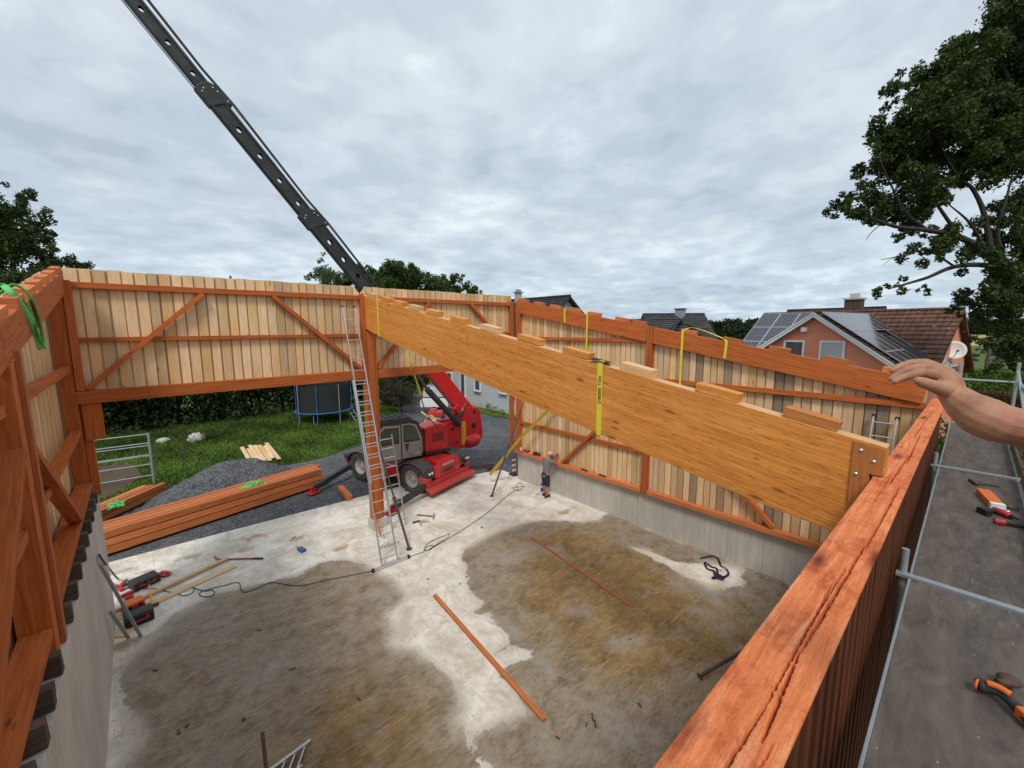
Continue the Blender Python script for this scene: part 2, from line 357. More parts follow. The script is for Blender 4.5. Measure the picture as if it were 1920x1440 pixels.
puddle = pz((1190,1029),(1215,1032),(1250,1047),(1290,1056),(1322,1052),(1345,1056),(1370,1060),(1392,1066),(1395,1082),(1393,1100),(1365,1103),(1330,1100),(1295,1086),(1260,1066),(1225,1048))
ochre = pz((968,1010),(1040,990),(1130,985),(1230,1040),(1290,1090),(1440,1150),(1460,1200),(1330,1290),(1230,1335),(1150,1300),(1060,1240),(985,1180),(945,1130),(968,1085))
ochre2 = pz((480,1440),(520,1360),(600,1290),(700,1240),(760,1260),(820,1320),(850,1440),(800,1700),(500,1700))
X_, Y_ = V_[:,0], V_[:,1]
wet = np.maximum(sdf(X_, Y_, [wetL]), sdf(X_, Y_, [wetR])); wet = np.minimum(wet, -sdf(X_, Y_, [puddle]))
och = sdf(X_, Y_, [ochre, ochre2]); 
rust = np.full(X_.shape, -9.)
for u, v, r in ((232,1070,.3),(275,1072,.22),(355,1045,.33),(455,1030,.28),(705,1155,.28),(690,1180,.2),(880,1040,.35),(920,1010,.22),(750,1080,.15),(560,1010,.3),(480,1005,.4),(640,1030,.3),(1010,925,.25),(240,1205,.35),(235,1250,.2),(790,980,.3),(1060,960,.3)):
    p = OZ(u, v, 0); rust = np.maximum(rust, r*.8 - np.hypot((X_-p.x)*.8, (Y_-p.y)*1.3))
for nm, arr in (('wet', wet), ('ochre', och), ('rust', rust)):
    a = me.attributes.new(nm, 'FLOAT', 'POINT'); a.data.foreach_set('value', np.concatenate([arr, np.full(nx, -9. if nm != 'ochre' else -9.)]).astype('f'))
m = NM('stained_concrete', .8, .35)
O = m.map('Object', (1,1,1)); nbig = m.noise(O, 1.1, 9, .66, .8); nfine = m.noise(O, 14, 6, .65); nmid = m.noise(O, 3.5, 7, .6, .5)
swirl0 = m.noise(m.map('Object', (1,1.5,1), (0,0,.6)), 1.5, 10, .72, .7); strk = m.noise(m.map('Object', (2.2,7,1), (0,0,.75)), 3.2, 7, .7, .5); swirl = m.m('ADD', m.m('MULTIPLY', swirl0, .6), m.m('MULTIPLY', strk, .4))
scr = m.noise(m.map('Object', (9,.5,1), (0,0,.9)), 3, 4, .6, .4); scr2 = m.noise(m.map('Object', (.6,11,1), (0,0,.35)), 3, 4, .6, .4)
dry = m.mix(m.ramp(nbig, [(.36, (0,)*3), (.6, (1,)*3)]), (.55,.49,.40), (.80,.76,.68))
dry = m.mix(m.ramp(nmid, [(.5, (0,)*3), (.72, (.55,)*3)]), dry, (.50,.36,.20))
dry = m.mix(m.ramp(scr, [(.60, (0,)*3), (.66, (.45,)*3)]), dry, (.33,.29,.25))
wetc = m.mix(m.ramp(swirl, [(.40, (0,)*3), (.60, (1,)*3)]), (.155,.112,.066), (.33,.265,.185))
wetc = m.mix(m.ramp(nmid, [(.4, (0,)*3), (.7, (.7,)*3)]), wetc, (.38,.315,.235))
oc = m.mix(m.ramp(swirl, [(.38, (0,)*3), (.62, (1,)*3)]), (.125,.070,.018), (.35,.225,.082))
och_a = m.ramp(m.m('ADD', m.m('ADD', m.attr('ochre'), .2), m.m('MULTIPLY', m.m('SUBTRACT', nbig, .5), 2.6)), [(-.0, (0,)*3), (.9, (.92,)*3)])
wetc = m.mix(och_a, wetc, oc)
wetc = m.mix(m.ramp(scr2, [(.58, (0,)*3), (.66, (.6,)*3)]), wetc, (.42,.35,.26))
blot = m.noise(m.map('Object', (1,2.2,1), (0,0,.6)), 5.5, 8, .75, .6); wetc = m.mix(m.ramp(blot, [(.50, (0,)*3), (.66, (.40,)*3)]), wetc, (.10,.070,.040)); wetc = m.mix(m.ramp(m.noise(O, .7, 5, .6, .4), [(.52, (0,)*3), (.66, (.55,)*3)]), wetc, (.36,.33,.285))
edge = m.m('ADD', m.attr('wet'), m.m('ADD', m.m('MULTIPLY', m.m('SUBTRACT', nbig, .5), .7), m.m('MULTIPLY', m.m('SUBTRACT', nfine, .5), .22)))
wm1 = m.ramp(m.m('ADD', edge, .5), [(.475, (0,)*3), (.53, (1,)*3)]); wm2 = m.ramp(m.m('ADD', edge, .5), [(.36, (0,)*3), (.72, (1,)*3)]); wmask = m.mix(m.ramp(m.noise(O, .45, 3), [(.46, (0,)*3), (.56, (.75,)*3)]), wm1, wm2)
rim = m.ramp(m.m('ADD', edge, .5), [(.35, (0,)*3), (.47, (.45,)*3), (.49, (0,)*3)])
dry = m.mix(rim, dry, (.44,.40,.34))
rm = m.ramp(m.m('ADD', m.attr('rust'), m.m('MULTIPLY', m.m('SUBTRACT', nmid, .5), .9)), [(.0, (0,)*3), (.22, (.75,)*3)])
dry = m.mix(rm, dry, (.36,.22,.09))
b = m.mix(wmask, dry, wetc)
v = m.vor(m.map('Object', (1,1,1)), 5.5); sc_ = m.n('ShaderNodeSeparateColor'); m.l(v.outputs['Color'], sc_.inputs[0])
sp = m.m('MULTIPLY', m.ramp(m.m('ADD', v.outputs['Distance'], m.m('MULTIPLY', nfine, .10)), [(.09, (1,)*3), (.13, (0,)*3)]), m.m('LESS_THAN', sc_.outputs[0], .35))
b = m.mix(m.m('MULTIPLY', sp, .85), b, (.07,.05,.035))
v2 = m.vor(m.map('Object', (1,1,1)), 17.); sp2 = m.ramp(v2.outputs['Distance'], [(.12, (.85,)*3), (.22, (0,)*3)]); sc2 = m.n('ShaderNodeSeparateColor'); m.l(v2.outputs['Color'], sc2.inputs[0])
b = m.mix(m.m('MULTIPLY', sp2, m.m('LESS_THAN', sc2.outputs[0], .3)), b, (.12,.095,.07))
b = m.mix(.45, b, m.ramp(nfine, [(.3, (.78,)*3), (.7, (1.15,)*3)]), 'MULTIPLY')
m.col(b); m.rough(m.m('SUBTRACT', .82, m.m('MULTIPLY', wmask, m.m('MULTIPLY', m.ramp(nbig, [(.35, (0,)*3), (.6, (1,)*3)]), .30))))
m.bump(m.m('ADD', nfine, m.m('MULTIPLY', nmid, .7)), .22, .012)
me.materials.append(m.mat); fl = D.objects.new('concrete_floor', me); COL.objects.link(fl); tag(fl, kind='structure')

def sheet(name, pts, z, mat, kind='structure'):
    b = MB(); b.quad([(p[0], p[1], z) for p in pts]); return tag(b.build(name, mat), kind=kind)
# far ground: meadow and fields to the horizon
m = NM('meadow', .95, .1); O = m.map('Object', (1,1,1))
f1 = m.n('ShaderNodeTexVoronoi', Scale=.0075); m.l(m.map('Object', (1,1,1), (0,0,.5)), f1.inputs['Vector']); sc_ = m.n('ShaderNodeSeparateColor'); m.l(f1.outputs['Color'], sc_.inputs[0])
fields = m.ramp(sc_.outputs[0], [(.0, (.06,.10,.03)), (.3, (.10,.13,.045)), (.5, (.34,.27,.13)), (.7, (.05,.085,.03)), (.85, (.40,.31,.16)), (.95, (.08,.11,.04))], 'CONSTANT')
grassc = m.mix(m.noise(O, .8, 8, .65), (.040,.075,.015), (.085,.13,.03))
sx = m.n('ShaderNodeSeparateXYZ'); m.l(O, sx.inputs[0])
far = m.ramp(m.m('DIVIDE', m.m('SQRT', m.m('ADD', m.m('POWER', sx.outputs[0], 2), m.m('POWER', sx.outputs[1], 2))), 200.), [(.28, (0,)*3), (.5, (1,)*3)])
m.col(m.mix(far, grassc, fields)); m.bump(m.noise(O, 20, 5), .6, .05)
sheet('ground', [(-3000,-3000),(3000,-3000),(3000,3000),(-3000,3000)], -.22, m.mat)
# lawn
lawn_pts = [OZ(u, v, 0) for u, v in ((560,864),(600,856),(655,838),(700,822),(740,800),(752,775),(745,760))]
m = NM('lawn_grass', .95, .1); O = m.map('Object', (1,1,1)); 
g = m.mix(m.noise(O, 1.1, 8, .7, .4), (.052,.10,.014), (.13,.20,.032)); g = m.mix(m.ramp(m.noise(O, .5, 6, .7), [(.52, (0,)*3), (.7, (.8,)*3)]), g, (.10,.085,.035))
m.col(g); m.bump(m.noise(O, 25, 4), 1, .05); M['lawn'] = m.mat
LP = [(-30, 20.2), (-.4, 20.0), (1.5, 20.4), (4.2, 20.9)] + [(p.x, p.y) for p in lawn_pts[:6]] + [(15.0, 31), (15.2, 45), (-30, 45)]
b = MB(); b.quad([(x, y, -.07) for x, y in LP]); lawn = tag(b.build('lawn', M['lawn']), kind='structure')
dirtm = NM('bare_soil', .95, .1); O = dirtm.map('Object', (1,1,1)); dirtm.col(dirtm.mix(dirtm.noise(O, 2, 8, .7), (.06,.045,.03), (.16,.12,.08))); dirtm.bump(dirtm.noise(O, 12, 6), .8, .04)
sheet('dirt_patch', [(-12, 20.9), (-1.2, 21.4), (-.3, 23.5), (-.6, 26.0), (-3, 27.2), (-12, 27.5)], -.05, dirtm.mat)
# gravel yard
m = NM('yard_gravel', .9, .25); O = m.map('Object', (1,1,1))
v = m.vor(O, 22.); sc_ = m.n('ShaderNodeSeparateColor'); m.l(v.outputs['Color'], sc_.inputs[0])
g = m.mix(sc_.outputs[0], (.030,.034,.040), (.16,.17,.18)); g = m.mix(m.ramp(m.noise(O, .6, 7, .65, .5), [(.48, (0,)*3), (.68, (.5,)*3)]), g, (.20,.19,.175))
g = m.mix(m.ramp(m.noise(O, 5, 7, .7, .5), [(.56, (0,)*3), (.72, (.5,)*3)]), g, (.30,.285,.26)); m.col(g)
m.bump(m.m('MULTIPLY', v.outputs['Distance'], -1), .9, .03); M['gravel'] = m.mat
sheet('gravel_yard', [(-14,10),(-14,20.6),(0,20.7),(3,21.0),(4.5,21.4),(6.2,22.2),(8.6,24.5),(11.5,30),(14.2,46),(19.4,46),(19.7,29),(19.2,21),(19.6,18.5),(26,10),(11,3)], -.10, M['gravel'])
# grass strip and soil along the white house
sheet('verge', [(19.1,20.5),(18.5,22.5),(18.9,26),(19.2,31),(20.6,31),(20.6,19.5)], -.045, M['lawn'])
def mesh_np(name, V, Fc, mat, tone=None, parent=None, smooth=False):
    me = D.meshes.new(name); V = np.asarray(V, 'f'); Fc = np.asarray(Fc, 'i'); k = Fc.shape[1]
    me.vertices.add(len(V)); me.vertices.foreach_set('co', V.ravel()); me.loops.add(Fc.size); me.loops.foreach_set('vertex_index', Fc.ravel())
    me.polygons.add(len(Fc)); me.polygons.foreach_set('loop_start', np.arange(len(Fc), dtype='i')*k); me.update(calc_edges=True)
    if tone is not None:
        a = me.attributes.new('tone', 'FLOAT', 'FACE'); a.data.foreach_set('value', np.asarray(tone, 'f'))
    if smooth: me.polygons.foreach_set('use_smooth', [True]*len(Fc))
    me.materials.append(mat); o = D.objects.new(name, me); COL.objects.link(o)
    if parent: o.parent = parent
    return o
def leafmat(name, lo, hi, rough=.6, trans=.25):
    m = NM(name, rough, .25); t = m.attr('tone'); m.col(m.mix(t, lo, hi))
    m.b.inputs['Transmission Weight'].default_value = 0
    tr = m.n('ShaderNodeBsdfTranslucent'); mixn = m.n('ShaderNodeMixShader'); mixn.inputs[0].default_value = trans
    m.l(m.mix(t, lo, hi), tr.inputs[0]); out = m.nt.nodes['Material Output']
    m.l(m.b.outputs[0], mixn.inputs[1]); m.l(tr.outputs[0], mixn.inputs[2]); m.l(mixn.outputs[0], out.inputs[0]); return m.mat
M['leaf_dark'] = leafmat('dark_leaves', (.014,.030,.006), (.075,.115,.022)); M['leaf_mid'] = leafmat('green_leaves', (.022,.05,.008), (.085,.14,.025))
M['leaf_light'] = leafmat('birch_leaves', (.045,.075,.03), (.14,.18,.07)); M['leaf_hedge'] = leafmat('hedge_leaves', (.008,.018,.005), (.030,.052,.012))  # hedge leaves: shade under the trees is put into their dark green
M['leaf_lime'] = leafmat('trimmed_hedge_leaves', (.05,.11,.012), (.17,.26,.03)); M['leaf_con'] = leafmat('conifer_needles', (.010,.026,.014), (.045,.082,.045))
M['leaf_red'] = leafmat('copper_leaves', (.035,.028,.020), (.10,.085,.055)); M['leaf_brown'] = leafmat('dry_hedge_leaves', (.05,.03,.012), (.15,.09,.035))
M['grass'] = leafmat('grass_blades', (.035,.075,.010), (.15,.24,.04))
M['bark_dark'] = plain('dark_bark', (.035,.028,.022), .9, var=.4, sc=9)
M['bark'] = plain('bark', (.085,.065,.048), .9, var=.5, sc=9)
def leaves(clumps, n_per, size, squash=1., elong=2.2, seed=0, droop=0., clumptone=.5, shell=.55):
    """clumps: (centre, radius). leaf = bent rhombus of two triangles-as-quad; returns V, F, tone"""
    g = np.random.default_rng(seed); Vs = []; T = []
    for c, r in clumps:
        n = max(6, int(n_per*r*r)); ct = g.uniform(0, 1)
        d = g.normal(size=(n,3)); d /= np.linalg.norm(d, axis=1)[:,None]
        rr = r*(shell + (1-shell)*g.uniform(0,1,n))*g.uniform(.55,1.08,n); P = np.array(c)[None] + d*rr[:,None]*np.array([1,1,squash])
        a = g.normal(size=(n,3)); a[:,2] -= droop; a /= np.linalg.norm(a, axis=1)[:,None]
        b = np.cross(a, g.normal(size=(n,3))); b /= np.linalg.norm(b, axis=1)[:,None]
        s = size*g.uniform(.6, 1.35, n)[:,None]; nn = np.cross(a, b)
        q = np.stack([P-a*s*.5, P+b*s*.5/elong+nn*s*.08, P+a*s*.5, P-b*s*.5/elong+nn*s*.08], 1); Vs.append(q.reshape(-1,3))
        T.append(np.clip(clumptone*ct + (1-clumptone)*g.uniform(0,1,n), 0, 1))
    V = np.concatenate(Vs); Fc = np.arange(len(V)).reshape(-1,4); return V, Fc, np.concatenate(T)
def split(c, r, k, seed, sub=.45, sq=1.):
    g = np.random.default_rng(seed); out = []
    for _ in range(k):
        d = g.normal(size=3); d /= np.linalg.norm(d); q = np.array(c)+d*np.array([1,1,sq])*r*g.uniform(.35,.95); out.append((q, r*sub*g.uniform(.6,1.25)))
    return out
# lawn tufts
gt = np.random.default_rng(5); N = 60000; lx = gt.uniform(-6, 15, N); ly = 19.9 + (gt.uniform(0,1,N)**1.3)*14
from_poly = sdf(lx, ly, [[Vector((x, y, 0)) for x, y in LP]]) > .05
dp = sdf(lx, ly, [[Vector(p) for p in ((-12,20.9,0),(-1.2,21.4,0),(-.3,23.5,0),(-.6,26,0),(-3,27.2,0),(-12,27.5,0))]]) < 0
k = from_poly & dp; lx, ly = lx[k], ly[k]; n = len(lx); hgt = gt.uniform(.04,.13,n)*(1+1.2*(ly > 27.5)); an = gt.uniform(0,6.28,n); wd = gt.uniform(.02,.06,n); le = gt.normal(size=(n,2))*.05
P0 = np.stack([lx-np.cos(an)*wd, ly-np.sin(an)*wd, np.full(n,-.08)],1); P1 = np.stack([lx+np.cos(an)*wd, ly+np.sin(an)*wd, np.full(n,-.08)],1); P2 = np.stack([lx+le[:,0], ly+le[:,1], hgt-.07],1)
V = np.stack([P0,P1,P2],1).reshape(-1,3)
tag(mesh_np('grass', V, np.arange(len(V)).reshape(-1,3), M['grass'], np.clip(.5+.5*np.sin(lx*1.7)*np.cos(ly*1.3)+gt.normal(size=n)*.2,0,1)), 'short mown lawn grass between gravel yard and dark hedge', 'grass', kind='stuff')
# gravel mound
g = MB(); mx_, my_ = 64, 36; pa = (1.95, 19.3)
def mound(x, y):
    a = (x-1.9)/2.9; b_ = (y-19.35)/1.45; r = math.hypot(a*(1.0 if x > 1.9 else 1.25), b_)
    h = max(0, 1.0*(1-r**1.35)) + max(0, .35*(1-math.hypot((x-3.4)/2.0, (y-19.4)/1.2)))
    return h*(1+.12*noise.noise(Vector((x*1.4, y*1.4, 0)))) + .05*noise.noise(Vector((x*5, y*5, 3)))*(h > .02) + .03*noise.noise(Vector((x*14, y*14, 7)))*(h > .02) - .12
vv = [(-1.4+7.6*i/(mx_*2-1), 17.7+3.4*j/(my_*2-1)) for j in range(my_*2) for i in range(mx_*2)]
mo = mesh_np('gravel_mound', [(x, y, mound(x, y)) for x, y in vv], [(j*mx_*2+i, j*mx_*2+i+1, (j+1)*mx_*2+i+1, (j+1)*mx_*2+i) for j in range(my_*2-1) for i in range(mx_*2-1)], M['gravel'], smooth=False)
tag(mo, 'heap of dark grey gravel behind the long stack of red timber', 'gravel heap')
# ================================================================ the timber shed
def zt(y): return 5.06 + .18*y                      # top of the sloping wall plates
def cladding(along, a0, a1, pos, zlo, zhi, seed, pitch=.205, outward=1, greys=(), mat='plank', thick=.022, yel=0):
    """vertical boards: inner layer with recesses, outer layer behind them"""
    rg = random.Random(seed); b = MB(); a = a0; i = 0
    while a < a1-.05:
        w_ = pitch*rg.uniform(.9, 1.1); w_ = min(w_, a1-a); bw = w_*rg.uniform(.80, .93)
        t = rg.uniform(-1, 1); gy = 0.
        for lo, hi, amt in greys:
            if lo <= a <= hi: gy = amt*rg.uniform(.7, 1.0)
        if rg.random() < .04: gy = max(gy, .3)
        zl, z0, z1 = zlo + rg.uniform(-.006, .006), zhi(a), zhi(a+bw); top = max(z0, z1) + rg.uniform(-.012, .008)
        off = rg.uniform(-.003, .003)
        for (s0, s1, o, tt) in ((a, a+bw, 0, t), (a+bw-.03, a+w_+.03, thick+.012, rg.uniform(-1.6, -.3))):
            zz0, zz1 = (zhi(s0)+(top-max(z0,z1)), zhi(s1)+(top-max(z0,z1)))
            p0 = pos + outward*(o+off*(o == 0)); p1 = p0 + outward*thick
            lo_, hi_ = min(p0, p1), max(p0, p1)
            n = len(b.v)
            for (s_, z_) in ((s0, zl), (s1, zl), (s1, zz1), (s0, zz0)):
                for q in (lo_, hi_): b.v.append(Vector((s_, q, z_)) if along == 'x' else Vector((q, s_, z_)))
            ou, ov = rg.uniform(0, 90), rg.uniform(0, 90); H = zz1-zl; Wd = s1-s0
            flip = along != 'x'
            for fi, uv in (((0,2,4,6), ((0,0),(0,Wd),(H,Wd),(H,0))), ((1,7,5,3), ((0,0),(H,0),(H,Wd),(0,Wd))),
                           ((0,1,3,2), ((0,0),(0,.02),(Wd,.02),(Wd,0))), ((6,4,5,7), ((0,0),(Wd,0),(Wd,.02),(0,.02))),
                           ((0,6,7,1), ((0,0),(H,0),(H,.02),(0,.02))), ((2,3,5,4), ((0,0),(0,.02),(H,.02),(H,0)))):
                fi = [n+k for k in fi]; uv = [(u+ou, v+ov) for u, v in uv]
                if flip: fi = fi[::-1]; uv = uv[::-1]
                b.face(fi, uv, tt, gy)
        a += w_; i += 1
    return b
def part(parent, name, mat, *bars, bevel=.004, label=None):
    """bars: (a, b, w, h[, up])"""
    b = MB()
    for q in bars: b.bar(q[0], q[1], q[2], q[3], q[4] if len(q) > 4 else (0,0,1))
    o = b.build(name, M[mat], parent, bevel=bevel)
    if label: o['label'] = label
    return o
# --- front wall (over the two wide openings)
fwl = thing('front_wall', 'high timber front wall of pale upright boards with red frame above two wide openings', 'wall')
YF = 12.10
def fz(x): return 7.42 - (.18 if 4.93 < x < 5.12 else 0)
cladding('x', -1.12, 11.02, YF+.125, 4.93, lambda x: 7.42 - (.2 if 4.9 < x < 5.1 else 0), 3, pitch=.205, greys=((2.7,2.95,.5),(3.6,3.8,.35),(1.0,1.15,.3),(4.1,4.4,.3))).build('cladding', M['plank'], fwl)
for x0, x1 in ((-.98, 4.98), (5.37, 11.0)):
    part(fwl, 'rail', 'red', ((x0, YF+.06, 7.09), (x1, YF+.06, 7.09), .115, .12))
    part(fwl, 'rail', 'red', ((x0, YF+.07, 6.0), (x1, YF+.07, 6.0), .10, .09))
    part(fwl, 'lintel', 'red', ((x0, YF+.03, 4.83), (x1, YF+.03, 4.83), .16, .26))
for p, q in (((1.28, 7.02), (-.80, 5.0)), ((2.72, 7.02), (4.92, 5.0)), ((7.3, 7.02), (5.42, 5.0)), ((9.0, 7.02), (10.9, 5.15))):
    part(fwl, 'brace', 'red', ((p[0], YF+.005, p[1]), (q[0], YF+.005, q[1]), .10, .13, (0,1,0)))
b = MB(); b.box((-.96, YF-.06, 4.97), (-.84, YF+.10, 7.17)); b.build('post', M['red'], fwl, bevel=.004)
b = MB(); b.box((-1.20, YF-.03, 2.72), (-.97, YF+.2, 7.15)); b.build('post', M['red'], fwl, bevel=.005)
b = MB(); b.box((-.93, YF+.0, 3.92), (-.64, YF+.06, 4.695)); b.build('hanging_board', M['red'], fwl, bevel=.003)
b = MB(); b.box((-.96, YF+.065, 2.72), (-.83, YF+.20, 4.695)); b.build('post', M['red'], fwl, bevel=.005)
# middle post of three layers on a small concrete foot
b = MB(); b.box((4.975, YF-.12, .30), (5.05, YF+.10, 7.20)); b.build('post', M['red'], fwl, bevel=.004)
b = MB(); b.box((5.055, YF-.17, .30), (5.255, YF+.12, 6.12)); b.build('post', M['red'], fwl, bevel=.005)
b = MB(); b.box((5.262, YF-.10, .30), (5.36, YF+.10, 6.9)); b.build('post', M['red'], fwl, bevel=.004)
b = MB(); b.box((4.93, YF-.20, 0), (5.42, YF+.16, .295)); b.build('concrete_foot', M['conc'], fwl, bevel=.01)
b = MB(); b.box((10.87, YF-.02, 1.28), (11.02, YF+.12, 7.2)); b.build('post', M['red'], fwl, bevel=.004)
# --- right wall
rw = thing('right_wall', 'sloping timber side wall of upright boards standing on the right concrete wall', 'wall')
XR = 11.25
greysR = ((5.75,6.0,.25),(4.75,4.95,.9),(3.95,4.1,.9),(2.55,3.0,.95),(9.3,9.45,.5),(1.0,1.3,.8),(4.4,4.55,.0),(5.2,5.35,.6))
cladding('y', .5, 12.2, XR+.02, 1.16, lambda y: zt(y)-.08, 8, pitch=.185, greys=greysR).build('cladding', M['plank'], rw)
part(rw, 'wall_plate', 'red', ((XR-.06, .52, zt(.52)-.225), (XR-.06, 6.24, zt(6.24)-.225), .13, .45))
part(rw, 'wall_plate', 'red', ((XR-.06, 6.42, zt(6.42)-.225), (XR-.06, 12.1, zt(12.1)-.225), .13, .45))
part(rw, 'sill', 'stack', ((XR-.08, .5, 1.215), (XR-.08, 6.22, 1.215), .17, .13)); part(rw, 'sill', 'stack', ((XR-.08, 6.44, 1.215), (XR-.08, 12.15, 1.215), .17, .13))
part(rw, 'rail', 'red', ((XR-.03, 6.42, 5.80), (XR-.03, 12.0, 5.80), .09, .11)); part(rw, 'rail', 'red', ((XR-.03, .5, 4.66), (XR-.03, 6.24, 4.66), .09, .12))
part(rw, 'rail', 'red', ((XR-.03, 6.42, 2.42), (XR-.03, 12.0, 2.42), .09, .12)); part(rw, 'rail', 'red', ((XR-.03, .5, 2.62), (XR-.03, 6.24, 2.62), .09, .12))
for y0, y1, z1 in ((6.245, 6.33, zt(6.3)+.03), (6.335, 6.415, zt(6.4)-.01)):
    b = MB(); b.box((XR-.16, y0, 1.20), (XR+.01, y1, z1)); b.build('post', M['red'], rw, bevel=.004)
b = MB(); b.box((XR-.17, 11.88, 1.285), (XR+.01, 12.03, zt(12)-.46)); b.build('post', M['red'], rw, bevel=.004)
part(rw, 'brace', 'red', ((XR-.11, 9.62, 1.34), (XR-.11, 6.45, 4.5), .10, .13, (1,0,0))); part(rw, 'brace', 'red', ((XR-.11, 2.85, 1.34), (XR-.11, 6.2, 4.4), .10, .13, (1,0,0)))
def blocks(parent, spans, x0, x1, zf, h, mat, w=None):
    for i, (ya, yb) in enumerate(spans):
        b = MB(); d = Vector((0, yb-ya, zf(yb)-zf(ya))).normalized(); u = Vector((0, -d.z, d.y)); c = Vector(((x0+x1)/2, (ya+yb)/2, (zf(ya)+zf(yb))/2)) + u*(h/2+.003)
        b.obox(c, (d, (1,0,0), u), (abs(yb-ya)/2, (x1-x0)/2, h/2), jit=.006); b.build('spacer_block', M[mat], parent, bevel=.004)
blocks(rw, [(11.45,11.98),(10.62,11.12),(9.8,10.3),(8.92,9.45),(8.12,8.62),(7.05,7.55),(6.5,6.95),(5.0,5.42),(3.86,4.32),(2.82,3.25),(1.74,2.2),(.8,1.2)], XR-.12, XR, lambda y: zt(y), .11, 'stack')
# --- left wall
lw = thing('left_wall', 'steep side view of left timber wall of narrow boards on tall concrete wall', 'wall')
XL = -.93
cladding('y', 1.0, 12.62, XL-.30, 2.705, lambda y: zt(y)+.02, 21, pitch=.19, outward=-1).build('cladding', M['plank'], lw)
def lzt(y): return 5.14 + .18*y
part(lw, 'wall_plate', 'red', ((XL-.06, 1.0, lzt(1.0)-.20), (XL-.06, 6.15, lzt(6.15)-.20), .13, .40)); part(lw, 'wall_plate', 'red', ((XL-.06, 6.17, lzt(6.17)-.20), (XL-.06, 12.05, lzt(12.05)-.20), .13, .40))
blocks(lw, [(11.5,12.0),(10.55,11.05),(9.75,10.25),(8.95,9.4),(8.1,8.6),(7.2,7.7),(6.2,6.7),(5.2,5.7)], XL-.13, XL, lambda y: lzt(y), .115, 'stack')
b = MB(); b.box((XL-.26, 6.32, 2.71), (XL-.0, 6.62, lzt(6.4)-.405)); b.build('post', M['red'], lw, bevel=.006)
b = MB(); b.box((XL+.002, 6.55, 2.71), (XL+.04, 6.68, lzt(6.4)-.3)); b.build('post', M['stack'], lw, bevel=.003)
b = MB(); b.box((XL-.26, 1.0, 2.71), (XL-.0, 1.3, lzt(1.1)-.405)); b.build('post', M['red'], lw, bevel=.006)
for ya, yb in ((6.64, 12.05), (1.31, 6.3)):
    part(lw, 'sill', 'red', ((XL-.13, ya, 3.0), (XL-.13, yb, 3.0), .24, .12))
    part(lw, 'rail', 'red', ((XL-.13, ya, 5.42), (XL-.13, yb, 5.42), .12, .12)); part(lw, 'rail', 'red', ((XL-.13, ya, 4.12), (XL-.13, yb, 4.12), .14, .12))
part(lw, 'brace', 'red', ((XL-.06, 6.66, 5.0), (XL-.06, 9.6, 3.10), .10, .16, (1,0,0))); part(lw, 'brace', 'red', ((XL-.06, 6.28, 5.0), (XL-.06, 3.4, 3.10), .10, .16, (1,0,0)))
for y in (4.0,4.48,4.95,5.42,6.0,7.0,7.6,8.2,8.8,9.4,10.0,10.6,11.2,11.7):
    b = MB(); b.obox((XL-.10, y, 2.705+.115), ((1,random.uniform(-.12,.12),0),(0,1,0),(0,0,1)), (.17, .06, .113), jit=.006); b.build('packing_block', M['oldwood'], lw, bevel=.004)
# --- concrete walls
def cwall(name, label, lo, hi, axis, joints, mat):
    b = MB(); a = lo[axis]
    js = [a] + joints + [hi[axis]]
    for i in range(len(js)-1):
        l, h = list(lo), list(hi); l[axis] = js[i]+(.006 if i else 0); h[axis] = js[i+1]-(.006 if i < len(js)-2 else 0); b.box(l, h)
    l, h = list(lo), list(hi); l[axis] += .02; h[axis] -= .02
    for k in (0, 1, 2):
        if k != axis: l[k] += .012; h[k] -= .012
    b.box(l, h); return tag(b.build(name, M[mat], bevel=.006), label, 'wall')
cwall('concrete_wall', 'low grey concrete wall with vertical joints carrying the right timber wall', (XR, .3, -.1), (XR+.24, 12.12, 1.14), 1, [1.9, 3.05, 3.9, 6.6, 9.6], 'conc')
lcw = cwall('concrete_wall', 'tall pale concrete wall with streaks under the left timber wall', (-1.45, -1.0, -.1), (-.87, 12.12, 2.70), 1, [2.2, 4.9, 7.6, 10.2], 'concL')
